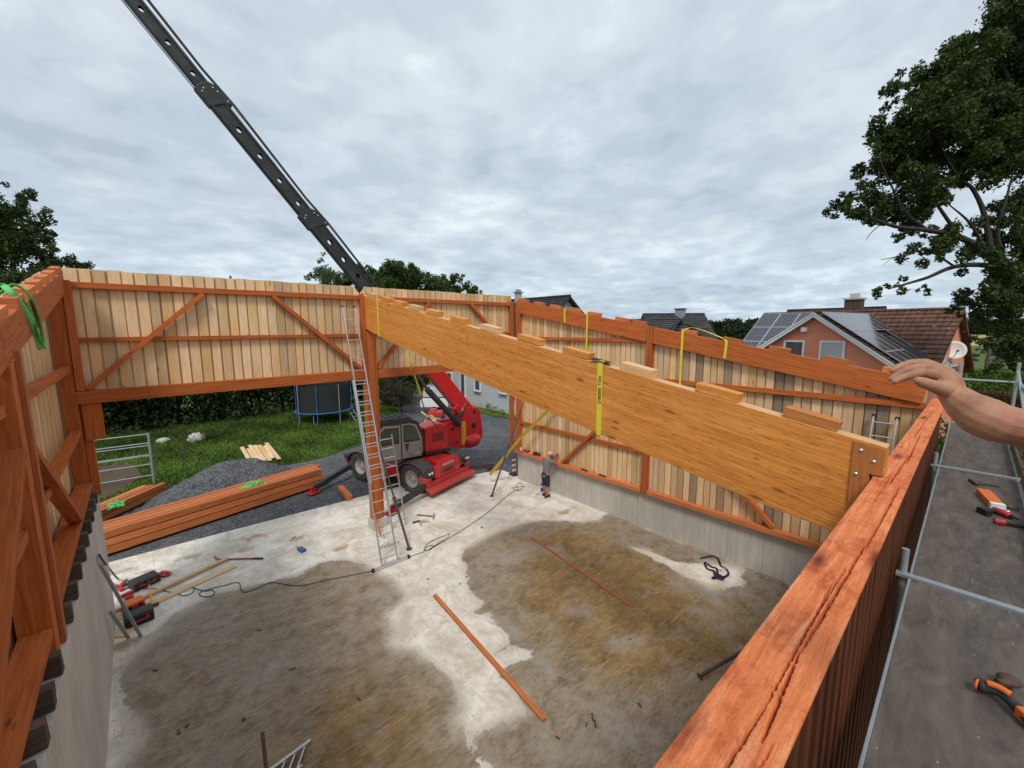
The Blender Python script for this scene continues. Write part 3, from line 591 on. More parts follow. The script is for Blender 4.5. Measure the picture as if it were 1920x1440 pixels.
# --- near wall with the big rough-sawn plate
nw = thing('near_wall', 'near timber wall seen from above with a cracked rough-sawn red beam on top', 'wall')
def beam_mesh():
    nu, nv = 3000, 90; x0, x1 = .55, 11.38
    cr = np.random.default_rng(4)
    xs = x0 + (x1-x0)*(np.linspace(0, 1, nu)**1.7)
    def inner(x): return .575 - .0125*x
    def outer(x): return .285 - .0045*x
    # cracks: list of (x start, x end, fraction across start, end, width, depth)
    cracks = [(.75,1.62,.50,.60,.0042,.07),(1.45,2.05,.74,.62,.004,.06),(1.58,2.75,.60,.55,.003,.05),(2.0,3.4,.64,.72,.006,.035),(2.35,3.0,.58,.61,.0035,.02),(3.3,4.9,.76,.80,.005,.03),(4.8,6.2,.52,.60,.009,.035),(5.7,7.6,.66,.58,.007,.03),(7.2,9.8,.40,.52,.010,.03),(1.15,1.5,.80,.84,.0025,.015),(4.2,5.2,.42,.44,.003,.015)]
    U, Vv = np.meshgrid(xs, np.linspace(0, 1, nv), indexing='ij'); Y = inner(U)*(1-Vv) + outer(U)*Vv; Z = np.full(U.shape, 4.80)
    wv = np.interp(xs, np.linspace(x0, x1, 70), cr.normal(size=70)).reshape(-1,1)
    wv2 = np.interp(xs, np.linspace(x0, x1, 900), cr.normal(size=900)).reshape(-1,1)
    for (a, b_, fa, fb, wd, dp) in cracks:
        t = np.clip((U-a)/(b_-a), 0, 1); fr = fa + (fb-fa)*t + .012*wv*.35 + .010*wv2*.6
        yc = inner(U)*(1-fr) + outer(U)*fr; env = np.clip(np.minimum(U-a, b_-U)/(.22*(b_-a)), 0, 1)**.5*((U > a) & (U < b_))
        Z -= min(dp*1.6,.07)*env*np.exp(-((Y-yc)/(min(wd,.0045)*(.5+.5*env)+1e-6))**2)
    # splintered cross checks and waney bark edge
    for _ in range(70):
        xc, fc_ = x0 + (x1-x0)*cr.uniform(0,1)**.8, cr.uniform(0,1); yc = inner(xc)*(1-fc_)+outer(xc)*fc_
        Z -= .004*np.exp(-((U-xc-.4*(Y-yc))/.006)**2 - ((Y-yc)/.03)**2)
    Z += .0010*cr.normal(size=Z.shape)
    Z -= .008*np.clip(1-Vv/.025, 0, 1)**2 + .008*np.clip((Vv-.975)/.025, 0, 1)**2
    top = np.stack([U, Y, Z], -1).reshape(-1,3); n = nu*nv
    bot_in = np.stack([xs, inner(xs), np.full(nu, 4.52)], 1); bot_out = np.stack([xs, outer(xs)+.075, np.full(nu, 4.52)], 1); lip = np.stack([xs, outer(xs)+.003, np.full(nu, 4.772)], 1); lip2 = np.stack([xs, outer(xs)+.075, np.full(nu, 4.771)], 1)
    V = np.concatenate([top, bot_in, bot_out, lip, lip2]); i = np.arange(nu-1)[:,None]; j = np.arange(nv-1)[None,:]
    q = np.stack([i*nv+j, i*nv+j+1, (i+1)*nv+j+1, (i+1)*nv+j], -1).reshape(-1,4)[:, ::-1]
    i = np.arange(nu-1); s1 = np.stack([i*nv, (i+1)*nv, n+i+1, n+i], 1); k2, k3 = n+2*nu, n+3*nu; s2 = np.concatenate([np.stack([i*nv+nv-1, k2+i, k2+i+1, (i+1)*nv+nv-1], 1), np.stack([k2+i, k3+i, k3+i+1, k2+i+1], 1), np.stack([k3+i, n+nu+i, n+nu+i+1, k3+i+1], 1)])
    s3 = np.stack([n+i, n+i+1, n+nu+i+1, n+nu+i], 1); Fc = np.concatenate([q, s1[:, ::-1], s2[:, ::-1], s3[:, ::-1]])
    o = mesh_np('top_beam', V, Fc, M['beam'], tone=np.zeros(len(Fc)), parent=nw); me = o.data
    uvl = me.uv_layers.new(name='UVMap'); li = np.zeros(len(me.loops), 'i'); me.loops.foreach_get('vertex_index', li); uv = np.stack([V[li,0]*.9+V[li,2]*0, V[li,1]*.9 + V[li,2]*.9], 1); uvl.data.foreach_set('uv', uv.ravel().astype('f'))
    me.attributes.new('gray', 'FLOAT', 'FACE'); return o
beam_mesh()
cladding('x', .3, 11.35, .337, 1.2, lambda x: 4.768, 31, pitch=.19, outward=-1, mat='dark_boards').build('cladding', M['dark_boards'], nw)
for x in (.7, 3.0, 5.16, 8.2, 11.1):
    b = MB(); b.box((x-.1, .35, 1.15), (x+.1, .50, 4.515)); b.build('post', M['red'], nw)
part(nw, 'sill', 'red', ((.3, .40, 1.21), (11.2, .40, 1.21), .16, .12))
cwall('concrete_wall', 'low concrete base wall hidden below the near timber wall', (-.86, .25, -.1), (11.24, .50, 1.145), 0, [2.4, 5.2, 8.0], 'conc')
# --- the glulam beam
ga = thing('glulam_beam', 'huge honey coloured laminated beam sloping down across the shed', 'beam')
def gz(y): return 7.16 - .178*(12.1-y)
b = MB(); x0, x1 = 5.06, 5.245
prof = [(12.18, gz(12.18)), (.44, gz(.44)), (.44, 4.806), (.54, 4.806), (.54, gz(.54)-.99), (1.5, gz(1.5)-1.04), (7.6, gz(7.6)-1.055), (10.2, gz(10.2)-1.03), (12.18, gz(12.18)-.95)]
ang = math.atan(.178); ca, sa = math.cos(ang), math.sin(ang)
def guv(y, z): return (y*ca+z*sa, -y*sa+z*ca)
n = len(b.v)
for x in (x0, x1):
    for y, z in prof: b.v.append(Vector((x, y, z)))
k = len(prof)
b.face([n+i for i in range(k)], [guv(*p) for p in prof], 0, 0, 0); b.face([n+k+i for i in range(k)][::-1], [guv(*p) for p in prof][::-1], 0, 0, 0)
for i in range(k):
    j = (i+1) % k; L = math.dist(prof[i], prof[j]); o_ = random.uniform(0, 50)
    b.face([n+i, n+k+i, n+k+j, n+j], [(o_,0),(o_,.185),(o_+L,.185),(o_+L,0)] , 0, 0, 1 if i == 0 else 0)
b.build('laminated_beam', [M['glulam'], M['glulam_top']], ga, bevel=.004)
for i, (ya, yb) in enumerate([(11.3,11.85),(10.42,10.98),(9.72,10.2),(8.95,9.42),(8.1,8.62),(7.08,7.6),(6.05,6.55),(4.95,5.48),(3.9,4.42),(2.85,3.34),(1.76,2.26),(.82,1.3)]):
    b = MB(); d = Vector((0, ca, sa)); u = Vector((0, -sa, ca)); yc = (ya+yb)/2
    b.obox(Vector((x0+.095, yc, gz(yc))) + u*.058, (d, (1,0,0), u), ((yb-ya)/2, .085, .053), jit=.005)
    o = b.build('spacer_block', M['oldwood' if i == 11 else 'glulam' if i % 3 else 'glulam_top'] if i < 11 else M['brownboard'], ga, bevel=.004)
b = MB(); u = Vector((0, -sa, ca)); d = Vector((0, ca, sa))
b.prism([(x0-.002, .45, 4.81), (x0-.002, .45, gz(.45)-.02), (x0-.002, .68, gz(.68)-.02), (x0-.002, .68, gz(.68)-.95), (x0-.002, .545, gz(.545)-.95), (x0-.002, .545, 4.81)], (-.022,0,0), tone=-.2); ep = b.build('end_board', M['brownboard'], ga, bevel=.003)
b = MB()
for y, dz in ((.62,.09),(.52,.16),(.64,.33)): b = MB(); b.lathe([(.0,0),(.016,0),(.016,.006),(.008,.012)], (x0-.026, y, gz(y)-dz), (-1,0,0), 12); b.build('bolt_head', M['alu'], ep)
# ================================================================ straps on the timber
def wig_(pts, k=6):
    P = [Vector(p) for p in pts]; out = []; P = [P[0]*2-P[1]]+P+[P[-1]*2-P[-2]]
    for i in range(1, len(P)-2):
        for j in range(k):
            t = j/k; a, b_, c, d = P[i-1], P[i], P[i+1], P[i+2]; out.append(.5*((2*b_)+(-a+c)*t+(2*a-5*b_+4*c-d)*t*t+(-a+3*b_-3*c+d)*t**3))
    out.append(P[-2]); return out
def ribbon(name, pts, w, mat, wdir=(0,1,0), parent=None, th=.004):
    b = MB(); pts = [Vector(p) for p in pts]; wd = Vector(wdir).normalized()*w/2; L = 0
    for i in range(len(pts)-1):
        a, c = pts[i], pts[i+1]; l = (c-a).length; wa = wd if not callable(wdir) else wd
        nrm = (c-a).cross(wd); nrm = nrm.normalized()*th/2 if nrm.length > 1e-6 else Vector((0,0,th/2))
        n = len(b.v); b.v += [a-wd-nrm, a+wd-nrm, c+wd-nrm, c-wd-nrm, a-wd+nrm, a+wd+nrm, c+wd+nrm, c-wd+nrm]
        uv = [(L,0),(L,w),(L+l,w),(L+l,0)]
        for f in ((0,1,2,3),(7,6,5,4),(0,4,5,1),(1,5,6,2),(2,6,7,3),(3,7,4,0)): b.face([n+q for q in f], uv)
        L += l
    return b.build(name, M[mat], parent)
def text(s, size, loc, rot, mat, parent, name='lettering', ext=.0015, align='CENTER'):
    cu = D.curves.new(name, 'FONT'); cu.body = s; cu.size = size; cu.extrude = ext; cu.align_x = align; cu.align_y = 'CENTER'
    t = D.objects.new('tmp', cu); COL.objects.link(t); bpy.context.view_layer.update()
    me = D.meshes.new_from_object(t.evaluated_get(bpy.context.evaluated_depsgraph_get())); D.objects.remove(t)
    me.materials.clear(); me.materials.append(M[mat]); o = D.objects.new(name, me); COL.objects.link(o)
    o.matrix_world = Matrix.Translation(loc) @ rot.to_4x4(); 
    if parent: o.parent = parent
    return o
yb = 3.66; zt_, zb_ = gz(yb), gz(yb)-1.06
st = ribbon('lifting_strap', [(x0-.004, yb, zb_-.004), (x0-.004, yb, zt_+.006), (x0+.05, yb, zt_+.05), (x1+.006, yb, zt_+.006), (x1+.006, yb, zb_-.004), (x0-.004, yb, zb_-.004)], .09, 'ystrap')
tag(st, 'bright yellow lifting strap with black load lettering round the middle of the big laminated beam', 'lifting strap')
R3 = Matrix(((0,0,-1),(0,-1,0),(-1,0,0)))   # text running down, facing -x
R3 = Matrix(((0,0,-1),(0,1,0),(1,0,0))); down = Matrix(((0,0,-1),(0,-1,0),(-1,0,0)))
rx, ry = Vector((0,0,-1)), Vector((0,-1,0)); rz = rx.cross(ry)
rot = Matrix((rx, ry, rz)).transposed()
if rz.x > 0: ry = -ry; rz = rx.cross(ry); rot = Matrix((rx, ry, rz)).transposed()
text('WLL 3000KG', .075, Vector((x0-.009, yb, zb_+.68)), rot, 'black', st)
b = MB(); b.quad([(x0-.03, yb+.18, zt_+.06), (x0+.0, yb-.16, zt_+.035), (x0+.16, yb-.10, zt_+.03), (x0+.13, yb+.2, zt_+.085)]); b.build('corner_protector', M['black'], st)
y2 = 11.12; st = ribbon('lifting_strap', [(x0-.004, y2, gz(y2)-1.01), (x0-.004, y2, gz(y2)+.006), (x0-.02, y2-.02, gz(y2)+.15), (x0+.1, y2-.25, gz(y2)+.16), (x1+.006, y2, gz(y2)+.006), (x1+.006, y2, gz(y2)-1.01), (x0-.004, y2, gz(y2)-1.01)], .07, 'ystrap')
tag(st, 'thin yellow strap round the far high end of the laminated beam beside the middle post', 'lifting strap')
ZR = lambda y: zt(y)
for yy, ylo, zlow, lbl, gap in ((8.6, 8.55, 5.35, 'yellow strap slung over the right wall plate nearer the far corner', .98), (5.35, 5.35, 4.35, 'yellow strap looped loosely over the right wall plate in front of the dark roofed houses', -1.15)):
    st = ribbon('hanging_strap', wig_([(XR-.137, yy+.01, zlow), (XR-.14, yy, ZR(yy)-.3), (XR-.137, yy, ZR(yy)+.0), (XR-.12, yy+gap*.04, ZR(yy)+.10), (XR-.04, yy+gap*.22, ZR(yy)+.15), (XR-.05, yy+gap*.6, ZR(yy+gap*.6)+.14), (XR-.11, yy+gap*.92, ZR(yy+gap)+.08), (XR-.137, yy+gap, ZR(yy+gap)-.02), (XR-.137, yy+gap*.98, ZR(yy+gap)-.42)], 5), .065, 'ystrap'); tag(st, lbl, 'lifting strap')
def wig(pts, k=6, closed=False):
    """Catmull-Rom through points"""
    P = [Vector(p) for p in pts]; out = []
    if closed: P = [P[-1]]+P+[P[0], P[1]]
    else: P = [P[0]*2-P[1]]+P+[P[-1]*2-P[-2]]
    for i in range(1, len(P)-2):
        for j in range(k):
            t = j/k; a, b_, c, d = P[i-1], P[i], P[i+1], P[i+2]
            out.append(.5*((2*b_)+(-a+c)*t+(2*a-5*b_+4*c-d)*t*t+(-a+3*b_-3*c+d)*t**3))
    if not closed: out.append(P[-2])
    return out
# green strap over the left wall plate
LY = lambda u, v, x: OX(u, v, x)
g = MB(); g.tube(wig([(XL-.3, 7.6, 6.62), (XL-.16, 7.55, 6.72), (XL-.05, 7.3, 6.62), (XL+.02, 7.5, 6.4), (XL+.03, 7.8, 6.18), (XL+.03, 8.0, 5.98), (XL+.03, 8.25, 6.02), (XL+.03, 8.22, 6.3), (XL+.01, 7.95, 6.62), (XL-.1, 7.9, 6.75), (XL-.25, 7.85, 6.6)], 7), .035, 8, flat=.3)
g.tube(wig([(XL-.3, 7.4, 6.62), (XL-.14, 7.45, 6.72), (XL+.02, 7.55, 6.5), (XL+.045, 7.85, 6.1), (XL+.045, 8.15, 5.97)], 7), .03, 8, flat=.3)
tag(g.build('round_sling', M['gstrap'], smooth=True), 'bright green sling draped over the stepped top of the left wall', 'sling')
# ================================================================ telehandler crane
tv = thing('telehandler', 'red rotating telehandler crane with outriggers out and long black boom over the shed', 'telehandler')
VC = Vector((8.0, 15.5, 0)); VS = Vector((.957, .29, 0)); VF = Vector((.29, -.957, 0)); UZ = Vector((0,0,1))
def L_(a, f, z): return VC + VS*a + VF*f + UZ*z
GZ = -.06
def wheel(a, f):
    z = GZ+.60; c = L_(a, f, z); o = 1 if a > 0 else -1; b = MB()
    b.lathe([(.33,-.19),(.50,-.215),(.565,-.20),(.585,-.15),(.59,0),(.585,.15),(.565,.20),(.50,.215),(.33,.19)], c, VS, 40, caps=False)
    for k in range(20):           # chunky lugs, alternating sides
        for sd in (-1, 1):
            an = 2*math.pi*(k+.5*(sd > 0))/20; d = VF*math.cos(an)+UZ*math.sin(an); t = -VF*math.sin(an)+UZ*math.cos(an)
            ax = (VS*sd*.9 + t*.55).normalized(); b.obox(c + d*.597 + VS*sd*.11, (ax, d.cross(ax), d), (.125, .032, .022))
    t_ = b.build('wheel', M['tyre'], tv, smooth=False)
    b = MB(); b.lathe([(.0,.10*o),(.10,.10*o),(.12,.05*o),(.22,.06*o),(.25,.12*o),(.33,.16*o),(.345,.195*o),(.335,.17*o),(.31,0)], c, VS, 30, caps=False)
    for k in range(8): an = k*math.pi/4; b.lathe([(0,.12*o),(.02,.12*o),(.02,.06*o)], c+(VF*math.cos(an)+UZ*math.sin(an))*.16, VS, 8)
    b.build('rim', M['rim'], t_, smooth=False)
for a in (-1.0, 1.0):
    for f in (1.45, -1.45): wheel(a, f)
# chassis
b = MB()
def lbox(b, a0, a1, f0, f1, z0, z1, **k): b.obox(L_((a0+a1)/2, (f0+f1)/2, (z0+z1)/2), (VS, VF, UZ), (abs(a1-a0)/2, abs(f1-f0)/2, abs(z1-z0)/2), **k)
lbox(b, -.62, .62, -2.1, 2.2, .45, .98); b.prism([L_(-1.12, .78, .42), L_(-1.12, -.78, .42), L_(-1.12, -.70, .98), L_(-1.12, .66, .98)], VS*2.24)
lbox(b, -.5, .5, 1.2, 2.15, .98, 1.14); ch = b.build('chassis', M['machred'], tv, bevel=.03)
b = MB()
for i in range(7): lbox(b, -.38+i*.11, -.33+i*.11, 1.55, 1.95, 1.142, 1.15)
b.build('grille_slots', M['machredd'], ch)
for sgn in (-1, 1):
    for f in (1.45, -1.45):
        b = MB(); pr = []
        for k in range(9): an = math.radians(8+164*k/8); pr.append((f+math.cos(an)*.82, .56+math.sin(an)*.64))
        pts_o = pr; pts_i = [(f+(p[0]-f)*.93, .56+(p[1]-.56)*.93) for p in pr][::-1]
        b.prism([L_(sgn*.64, p[0], p[1]) for p in pts_o+pts_i], VS*(sgn*.62))
        mg = b.build('mudguard', M['fender'], tv, bevel=.015)
        e = f+(.80 if f > 0 else -.80); b = MB(); b.obox(L_(sgn*1.10, e, .86), (VS, VF, UZ), (.17, .10, .09)); hl_ = b.build('lamp_housing', M['blackpl'], mg, bevel=.03)
        dd = VF*(1 if f > 0 else -1)
        for q in (-.07, .07):
            b = MB(); b.lathe([(0,0),(.055,0),(.055,.02),(.03,.03)], L_(sgn*1.10+q, e, .88)+dd*.10, dd, 14); b.build('headlight' if f > 0 else 'rear_light', M['lens'] if f > 0 else M['toolred'], hl_)
for a_ in (-1,1):
    b = MB(); lbox(b, a_*.95-.14, a_*.95+.14, -2.45, -2.2, .45, .75); b.build('stabiliser_box', M['machredd'], tv, bevel=.03)
# side stripe
for z in (.86,.90): b = MB(); b.quad([L_(-1.128, .6, z), L_(-1.128, -.1, z), L_(-1.128, -.1, z+.02), L_(-1.128, .6, z+.02)]); b.build('stripe', M['white'], ch)
# front stabiliser frame
b = MB(); b.obox(L_(0, 2.42, .30), (VS, (VF*.9-UZ*.45), (VF*.45+UZ*.9)), (1.36, .20, .05)); b.obox(L_(0, 2.30, .42), (VS, VF, UZ), (1.30, .09, .10)); sf = b.build('stabiliser_beam', M['machredd'], tv, bevel=.015)
fr = [(-.62,.42),(.62,.42),(.80,.62),(.72,.98),(.50,1.12),(-.50,1.12),(-.72,.98),(-.80,.62)]
b = MB(); b.prism([L_(a, 2.14, z) for a, z in fr], VF*.12); fp = b.build('front_plate', M['machred'], tv, bevel=.02)
b = MB(); b.prism([L_(a*.62, 2.262, .76+(z-.76)*.36) for a, z in fr], VF*.012); b.build('grille', M['machredd'], fp, bevel=.004)
b = MB(); lbox(b, -.28, .28, 2.272, 2.284, .68, .80); b.build('plate_recess', M['brownsteel'], fp)
rx = VS.copy(); rot = Matrix((rx, UZ, rx.cross(UZ))).transposed()
text('MANITOU', .15, L_(0, 2.272, .97), rot, 'white', fp)
for a in (-.55, .55, -.5, .5): b = MB(); b.lathe([(0,0),(.035,0),(.03,.02)], L_(a, 2.262, .62 if abs(a) > .52 else .95), VF, 12); b.build('reflector', M['toolorange'], fp)
for a in (-1.05, 1.05):
    b = MB(); b.tube([L_(a*.92, 2.05, 1.0), L_(a, 2.33, .50)], .055, 10); b.build('cylinder', M['blackpl'], sf); b = MB(); b.tube([L_(a*.97, 2.20, .73), L_(a, 2.35, .40)], .036, 10); b.build('piston_rod', M['chrome'], sf)
    b = MB(); b.obox(L_(a*1.12, 2.12, .58), (VS, VF, UZ), (.13, .22, .14)); b.build('stabiliser_box', M['machredd'], tv, bevel=.05)
# outriggers
def outrigger(p0, pad):
    p0, pad = Vector(p0), Vector(pad); b = MB(); b.bar(p0, pad+Vector((0,0,.20)), .17, .20); o = b.build('outrigger', M['blackpl'], tv, bevel=.015)
    d = (pad-p0); d.z = 0; d.normalize(); b = MB(); b.bar(pad+d*.02+Vector((0,0,.06)), pad+d*.05+Vector((0,0,.26)), .09, .12); sd = Vector((-d.y, d.x, 0))
    b.obox(pad+Vector((0,0,.035)), (d, sd, UZ), (.22, .17, .025)); b.obox(pad+sd*.1+Vector((0,0,.11)), (d, sd, UZ), (.06, .012, .09)); b.obox(pad-sd*.1+Vector((0,0,.11)), (d, sd, UZ), (.06, .012, .09)); b.build('foot_pad', M['machredd'], o, bevel=.006)
outrigger(L_(-1.0, 2.25, .48), (5.92, 12.62, 0)); outrigger(L_(1.0, 2.25, .48), (11.15, 13.62, 0)); outrigger(L_(-1.0, -2.1, .48), (4.55, 16.45, GZ)); outrigger(L_(1.0, -2.1, .48), (9.6, 18.6, GZ))
# turret: rear arms, cab, hood
tu = MB(); tu.lathe([(0,.98),(.62,.98),(.62,1.14),(0,1.14)], VC, UZ, 30); tur = tu.build('turntable', M['blackpl'], tv)
pl = [(8.0,1.16),(9.14,.92),(10.24,.86),(11.0,.82),(11.35,.80),(11.62,1.25),(11.60,1.66),(11.47,2.43),(11.30,2.60),(10.87,2.66),(10.62,2.36),(10.30,2.14),(9.13,2.12),(8.0,2.05)]
for y0 in (14.92, 15.62): b = MB(); b.prism([(x, y0, z) for x, z in pl], (0,.07,0)); b.build('turret_plate', M['machred'], tv, bevel=.012)
b = MB(); b.box((8.0, 14.99, 1.0), (11.3, 15.62, 1.35)); b.build('turret_floor', M['machredd'], tv)
b = MB(); b.ball((11.05, 15.3, 1.10), .56, 24, (1.05, 1.15, .72)); b.build('counterweight', M['machred'], tv, smooth=True)
for x, z, r in ((11.15, 2.42, .075), (11.10, 1.80, .13), (9.95, 1.82, .075), (10.15, 1.20, .06)): b = MB(); b.lathe([(0,0),(r,0),(r,.012),(r*.6,.02)], (x, 14.916, z), (0,-1,0), 20); b.build('pivot_pin', M['black'], tv)
b = MB(); b.box((10.42, 14.905, 1.02), (10.66, 14.918, 2.06)); b.build('warning_panel', M['yellow'], tv)
hd = [(8.12,1.30),(9.15,1.26),(9.22,1.6),(9.18,2.28),(8.75,2.40),(8.12,2.30)]
b = MB(); b.prism([(x, 14.10, z) for x, z in hd], (0,.86,0)); b.build('hood', M['machred'], tv, bevel=.07)
b = MB(); b.prism([(x, 14.06, z) for x, z in ((8.10,1.22),(9.24,1.17),(9.24,1.29),(8.10,1.33))], (0,.9,0)); b.build('hood_trim', M['blackpl'], tv, bevel=.01)
# cab
CY0, CY1 = 14.12, 15.02
cab = [(6.15,1.25),(8.02,1.18),(8.12,1.45),(8.10,2.05),(7.86,2.62),(7.55,2.78),(6.35,2.84),(6.12,2.60),(6.02,1.7)]
b = MB(); b.prism([(x, CY0, z) for x, z in cab], (0, CY1-CY0, 0)); cb = b.build('cab', M['blackpl'], tv, bevel=.05)
b = MB(); b.prism([(6.30, CY0+.05, 2.83), (7.60, CY0+.05, 2.78), (7.6, CY1-.05, 2.78), (6.30, CY1-.05, 2.83)], (0,0,.05)); 
for i in range(5): b.box((6.45+i*.24, CY0+.12, 2.86), (6.48+i*.24, CY1-.12, 2.90))
b.build('roof_guard', M['blackpl'], cb, bevel=.01)
doors = (([(6.16,1.32),(7.08,1.28),(7.08,2.60),(6.42,2.66),(6.22,2.5),(6.12,1.8)], [(6.28,1.98),(6.96,1.96),(6.96,2.48),(6.50,2.52),(6.36,2.42)]),
         ([(7.13,1.28),(7.92,1.26),(8.00,1.5),(7.97,2.0),(7.76,2.52),(7.50,2.62),(7.13,2.62)], [(7.24,1.96),(7.84,1.93),(7.68,2.40),(7.46,2.52),(7.24,2.52)]))
for dpl, gpl in doors:
    b = MB(); b.prism([(x, CY0-.022, z) for x, z in dpl], (0,.02,0)); d_ = b.build('cab_door', M['machgrey'], cb, bevel=.006)
    b = MB(); b.prism([(x, CY0-.034, z) for x, z in gpl], (0,.014,0)); b.build('door_window', M['cabglass'], d_, bevel=.006)
    gx = sum(p[0] for p in gpl)/len(gpl); gz_ = sum(p[1] for p in gpl)/len(gpl); b = MB(); b.prism([(gx+(x-gx)*1.13, CY0-.030, gz_+(z-gz_)*1.15) for x, z in gpl], (0,.008,0)); b.build('window_seal', M['black'], d_)
b = MB(); b.tube(wig([(7.35,CY0-.045,1.50),(7.55,CY0-.05,1.38),(7.80,CY0-.05,1.42),(7.9,CY0-.045,1.62)]), .012, 6); b.build('door_handle', M['chrome'], cb)
b = MB(); b.prism([(7.22, CY0-.035, 1.84), (7.42, CY0-.035, 1.84), (7.32, CY0-.035, 1.50)], (0,.01,0)); b.build('badge', M['fender'], cb)
b = MB(); b.obox((5.85, 14.0, 1.55), ((1,0,0),(0,1,0),(0,0,1)), (.09,.10,.12)); b.build('side_lamp', M['machred'], tv, bevel=.03)
b = MB(); b.tube([(6.1,14.05,2.5),(5.95,13.9,2.45),(5.95,13.88,2.2)], .012, 6); b.build('mirror_arm', M['black'], cb); b = MB(); b.obox((5.94,13.87,2.1), ((1,0,0),(0,1,0),(0,0,1)), (.06,.02,.12)); b.build('mirror', M['blackpl'], cb, bevel=.01)
for k_ in range(5): b = MB(); b.box((8.45, 14.085, 1.72+k_*.07), (8.95, 14.099, 1.745+k_*.07)); b.build('hood_vent', M['black'], tv)
b = MB(); lbox(b, -1.2, -1.08, -.45, .2, .40, .44); b.build('step', M['blackpl'], tv)
b = MB(); lbox(b, -1.127, -1.12, -.62, -.05, .52, .82); b.build('fuel_cover', M['machredd'], ch)
b = MB(); b.tube(wig([(9.3,14.88,2.1),(9.7,14.84,2.25),(10.1,14.84,2.2),(10.4,14.86,2.35),(10.7,14.9,2.6)]), .018, 6); b.build('hydraulic_hose', M['rubbercable'], tv)
# boom: straight line from rear pivot up over the shed
P0 = Vector((11.30, 15.32, 2.02)); P1 = W(246, -4, 10.8); bd = (P1-P0).normalized(); side = Vector((0,1,0)); side = (side - bd*side.dot(bd)).normalized(); bu = side.cross(bd).normalized()
if bu.z < 0: bu = -bu
LT = (P1-P0).length
def at(s, up=0., sd=0.): return P0 + bd*s + bu*up + side*sd
def len_px(u):          # distance along the boom for an image column
    lo, hi = 0, 40
    best = min((abs((lambda c: 960+F*c.x/c.z)(RW.transposed() @ (at(s)-Vector((0,0,CAMZ))))-u), s) for s in np.linspace(.2, 22, 900)); return best[1]
b = MB(); s1 = len_px(748)
b.bar(at(-.25), at(s1), .38, .66, up=bu); bo = b.build('outer_boom', M['machred'], tv, bevel=.02)
b = MB(); b.bar(at(-.2, -.22), at(1.2,-.30), .44, .30, up=bu); b.build('boom_lug', M['machred'], tv, bevel=.03)
sj = [s1, len_px(575), len_px(384), LT+3.2]; hs = [.47, .41, .345]; ws = [.20, .165, .135]
for i in range(3):
    a_, e_, h, w_ = sj[i], sj[i+1], hs[i], ws[i]
    # two side webs with real round holes, joined by flanges
    nseg = max(1, int((e_-a_)/.68)); sl_ = (e_-a_)/nseg; b = MB()
    for sd in (-1, 1):
        for q in range(nseg):
            s0 = a_+q*sl_; N_ = 16; cx, cy = s0+sl_/2, .0; r_x = h*.17; outer = []; inner = []
            for k in range(N_):
                an = 2*math.pi*(k+.5)/N_; c_, s_ = math.cos(an), math.sin(an); t = min((sl_/2)/abs(c_) if abs(c_) > 1e-6 else 1e9, (h/2)/abs(s_) if abs(s_) > 1e-6 else 1e9)
                outer.append((cx+c_*t, cy+s_*t)); inner.append((cx+c_*r_x*1.25, cy+s_*r_x))
            n = len(b.v)
            for (ss, uu) in outer+inner: b.v.append(at(ss, uu, sd*w_/2))
            for (ss, uu) in inner: b.v.append(at(ss, uu, sd*(w_/2-.03)))
            for k in range(N_):
                k2 = (k+1) % N_; b.face([n+k, n+k2, n+N_+k2, n+N_+k], [(0,0)]*4); b.face([n+N_+k, n+N_+k2, n+2*N_+k2, n+2*N_+k], [(0,0)]*4)
            for (ca_, cb_) in ((1,1),(1,-1),(-1,1),(-1,-1)):      # corner fills
                near = sorted(range(N_), key=lambda k: (outer[k][0]-cx-ca_*sl_/2)**2+(outer[k][1]-cb_*h/2)**2)[:2]
                m_ = len(b.v); b.v.append(at(cx+ca_*sl_/2, cb_*h/2, sd*w_/2)); b.face([n+near[0], n+near[1], m_], [(0,0)]*3)
        b.bar(at(a_-.05, h/2-.03, sd*(w_/2+.012)), at(e_, h/2-.03, sd*(w_/2+.012)), .035, .06, up=bu); b.bar(at(a_-.05, -h/2+.03, sd*(w_/2+.012)), at(e_, -h/2+.03, sd*(w_/2+.012)), .035, .06, up=bu)
    b.bar(at(a_-.05, h/2+.006), at(e_, h/2+.006), w_+.02, .012, up=bu); b.bar(at(a_-.05, -h/2-.006), at(e_, -h/2-.006), w_+.02, .012, up=bu)
    b.build('boom_section', M['boomblack'], tv)
    if i < 2:
        hh = hs[i]; b = MB(); a0 = e_
        col_ = [(a0-.42,-hh/2-.05),(a0+.10,-hh/2-.05),(a0+.12,-hh/2+.12),(a0+.12,hh/2-.05),(a0-.10,hh/2+.10),(a0-.50,hh/2+.16),(a0-.62,hh/2+.10),(a0-.50,hh/2-.08)]
        b.prism([at(p[0], p[1], -w_/2-.035) for p in col_], side*(w_+.07)); cl = b.build('boom_collar', M['boomblack'], tv, bevel=.012)
        b = MB(); 
        for p in ((a0-.05,-hh/2+.06),(a0-.0,-hh/2+.14),(a0-.5,hh/2+.06),(a0-.08,hh/2-.04),(a0-.2,hh/2-.0)): b = MB(); b.lathe([(0,0),(.022,0),(.02,.015)], at(p[0], p[1], -w_/2-.036), -side, 10); b.build('bolt_head', M['chrome'], cl)
for off, r in ((.16,.022),(.205,.018)):
    b = MB(); pts = []
    for i in range(3):
        h = hs[i]; pts += [at(sj[i]+.4, h/2+off*.8), at(sj[i+1]-.6, hs[i]/2+off)]
    b.tube(pts, r, 6); b.build('hose', M['rubbercable'], tv)
b = MB(); b.tube([at(sj[0]-.6, -.34, -.2), at(sj[0]-.2, -.34, -.2), at(sj[3], -.28, -.12)], .014, 6); b.build('hose', M['rubbercable'], tv)
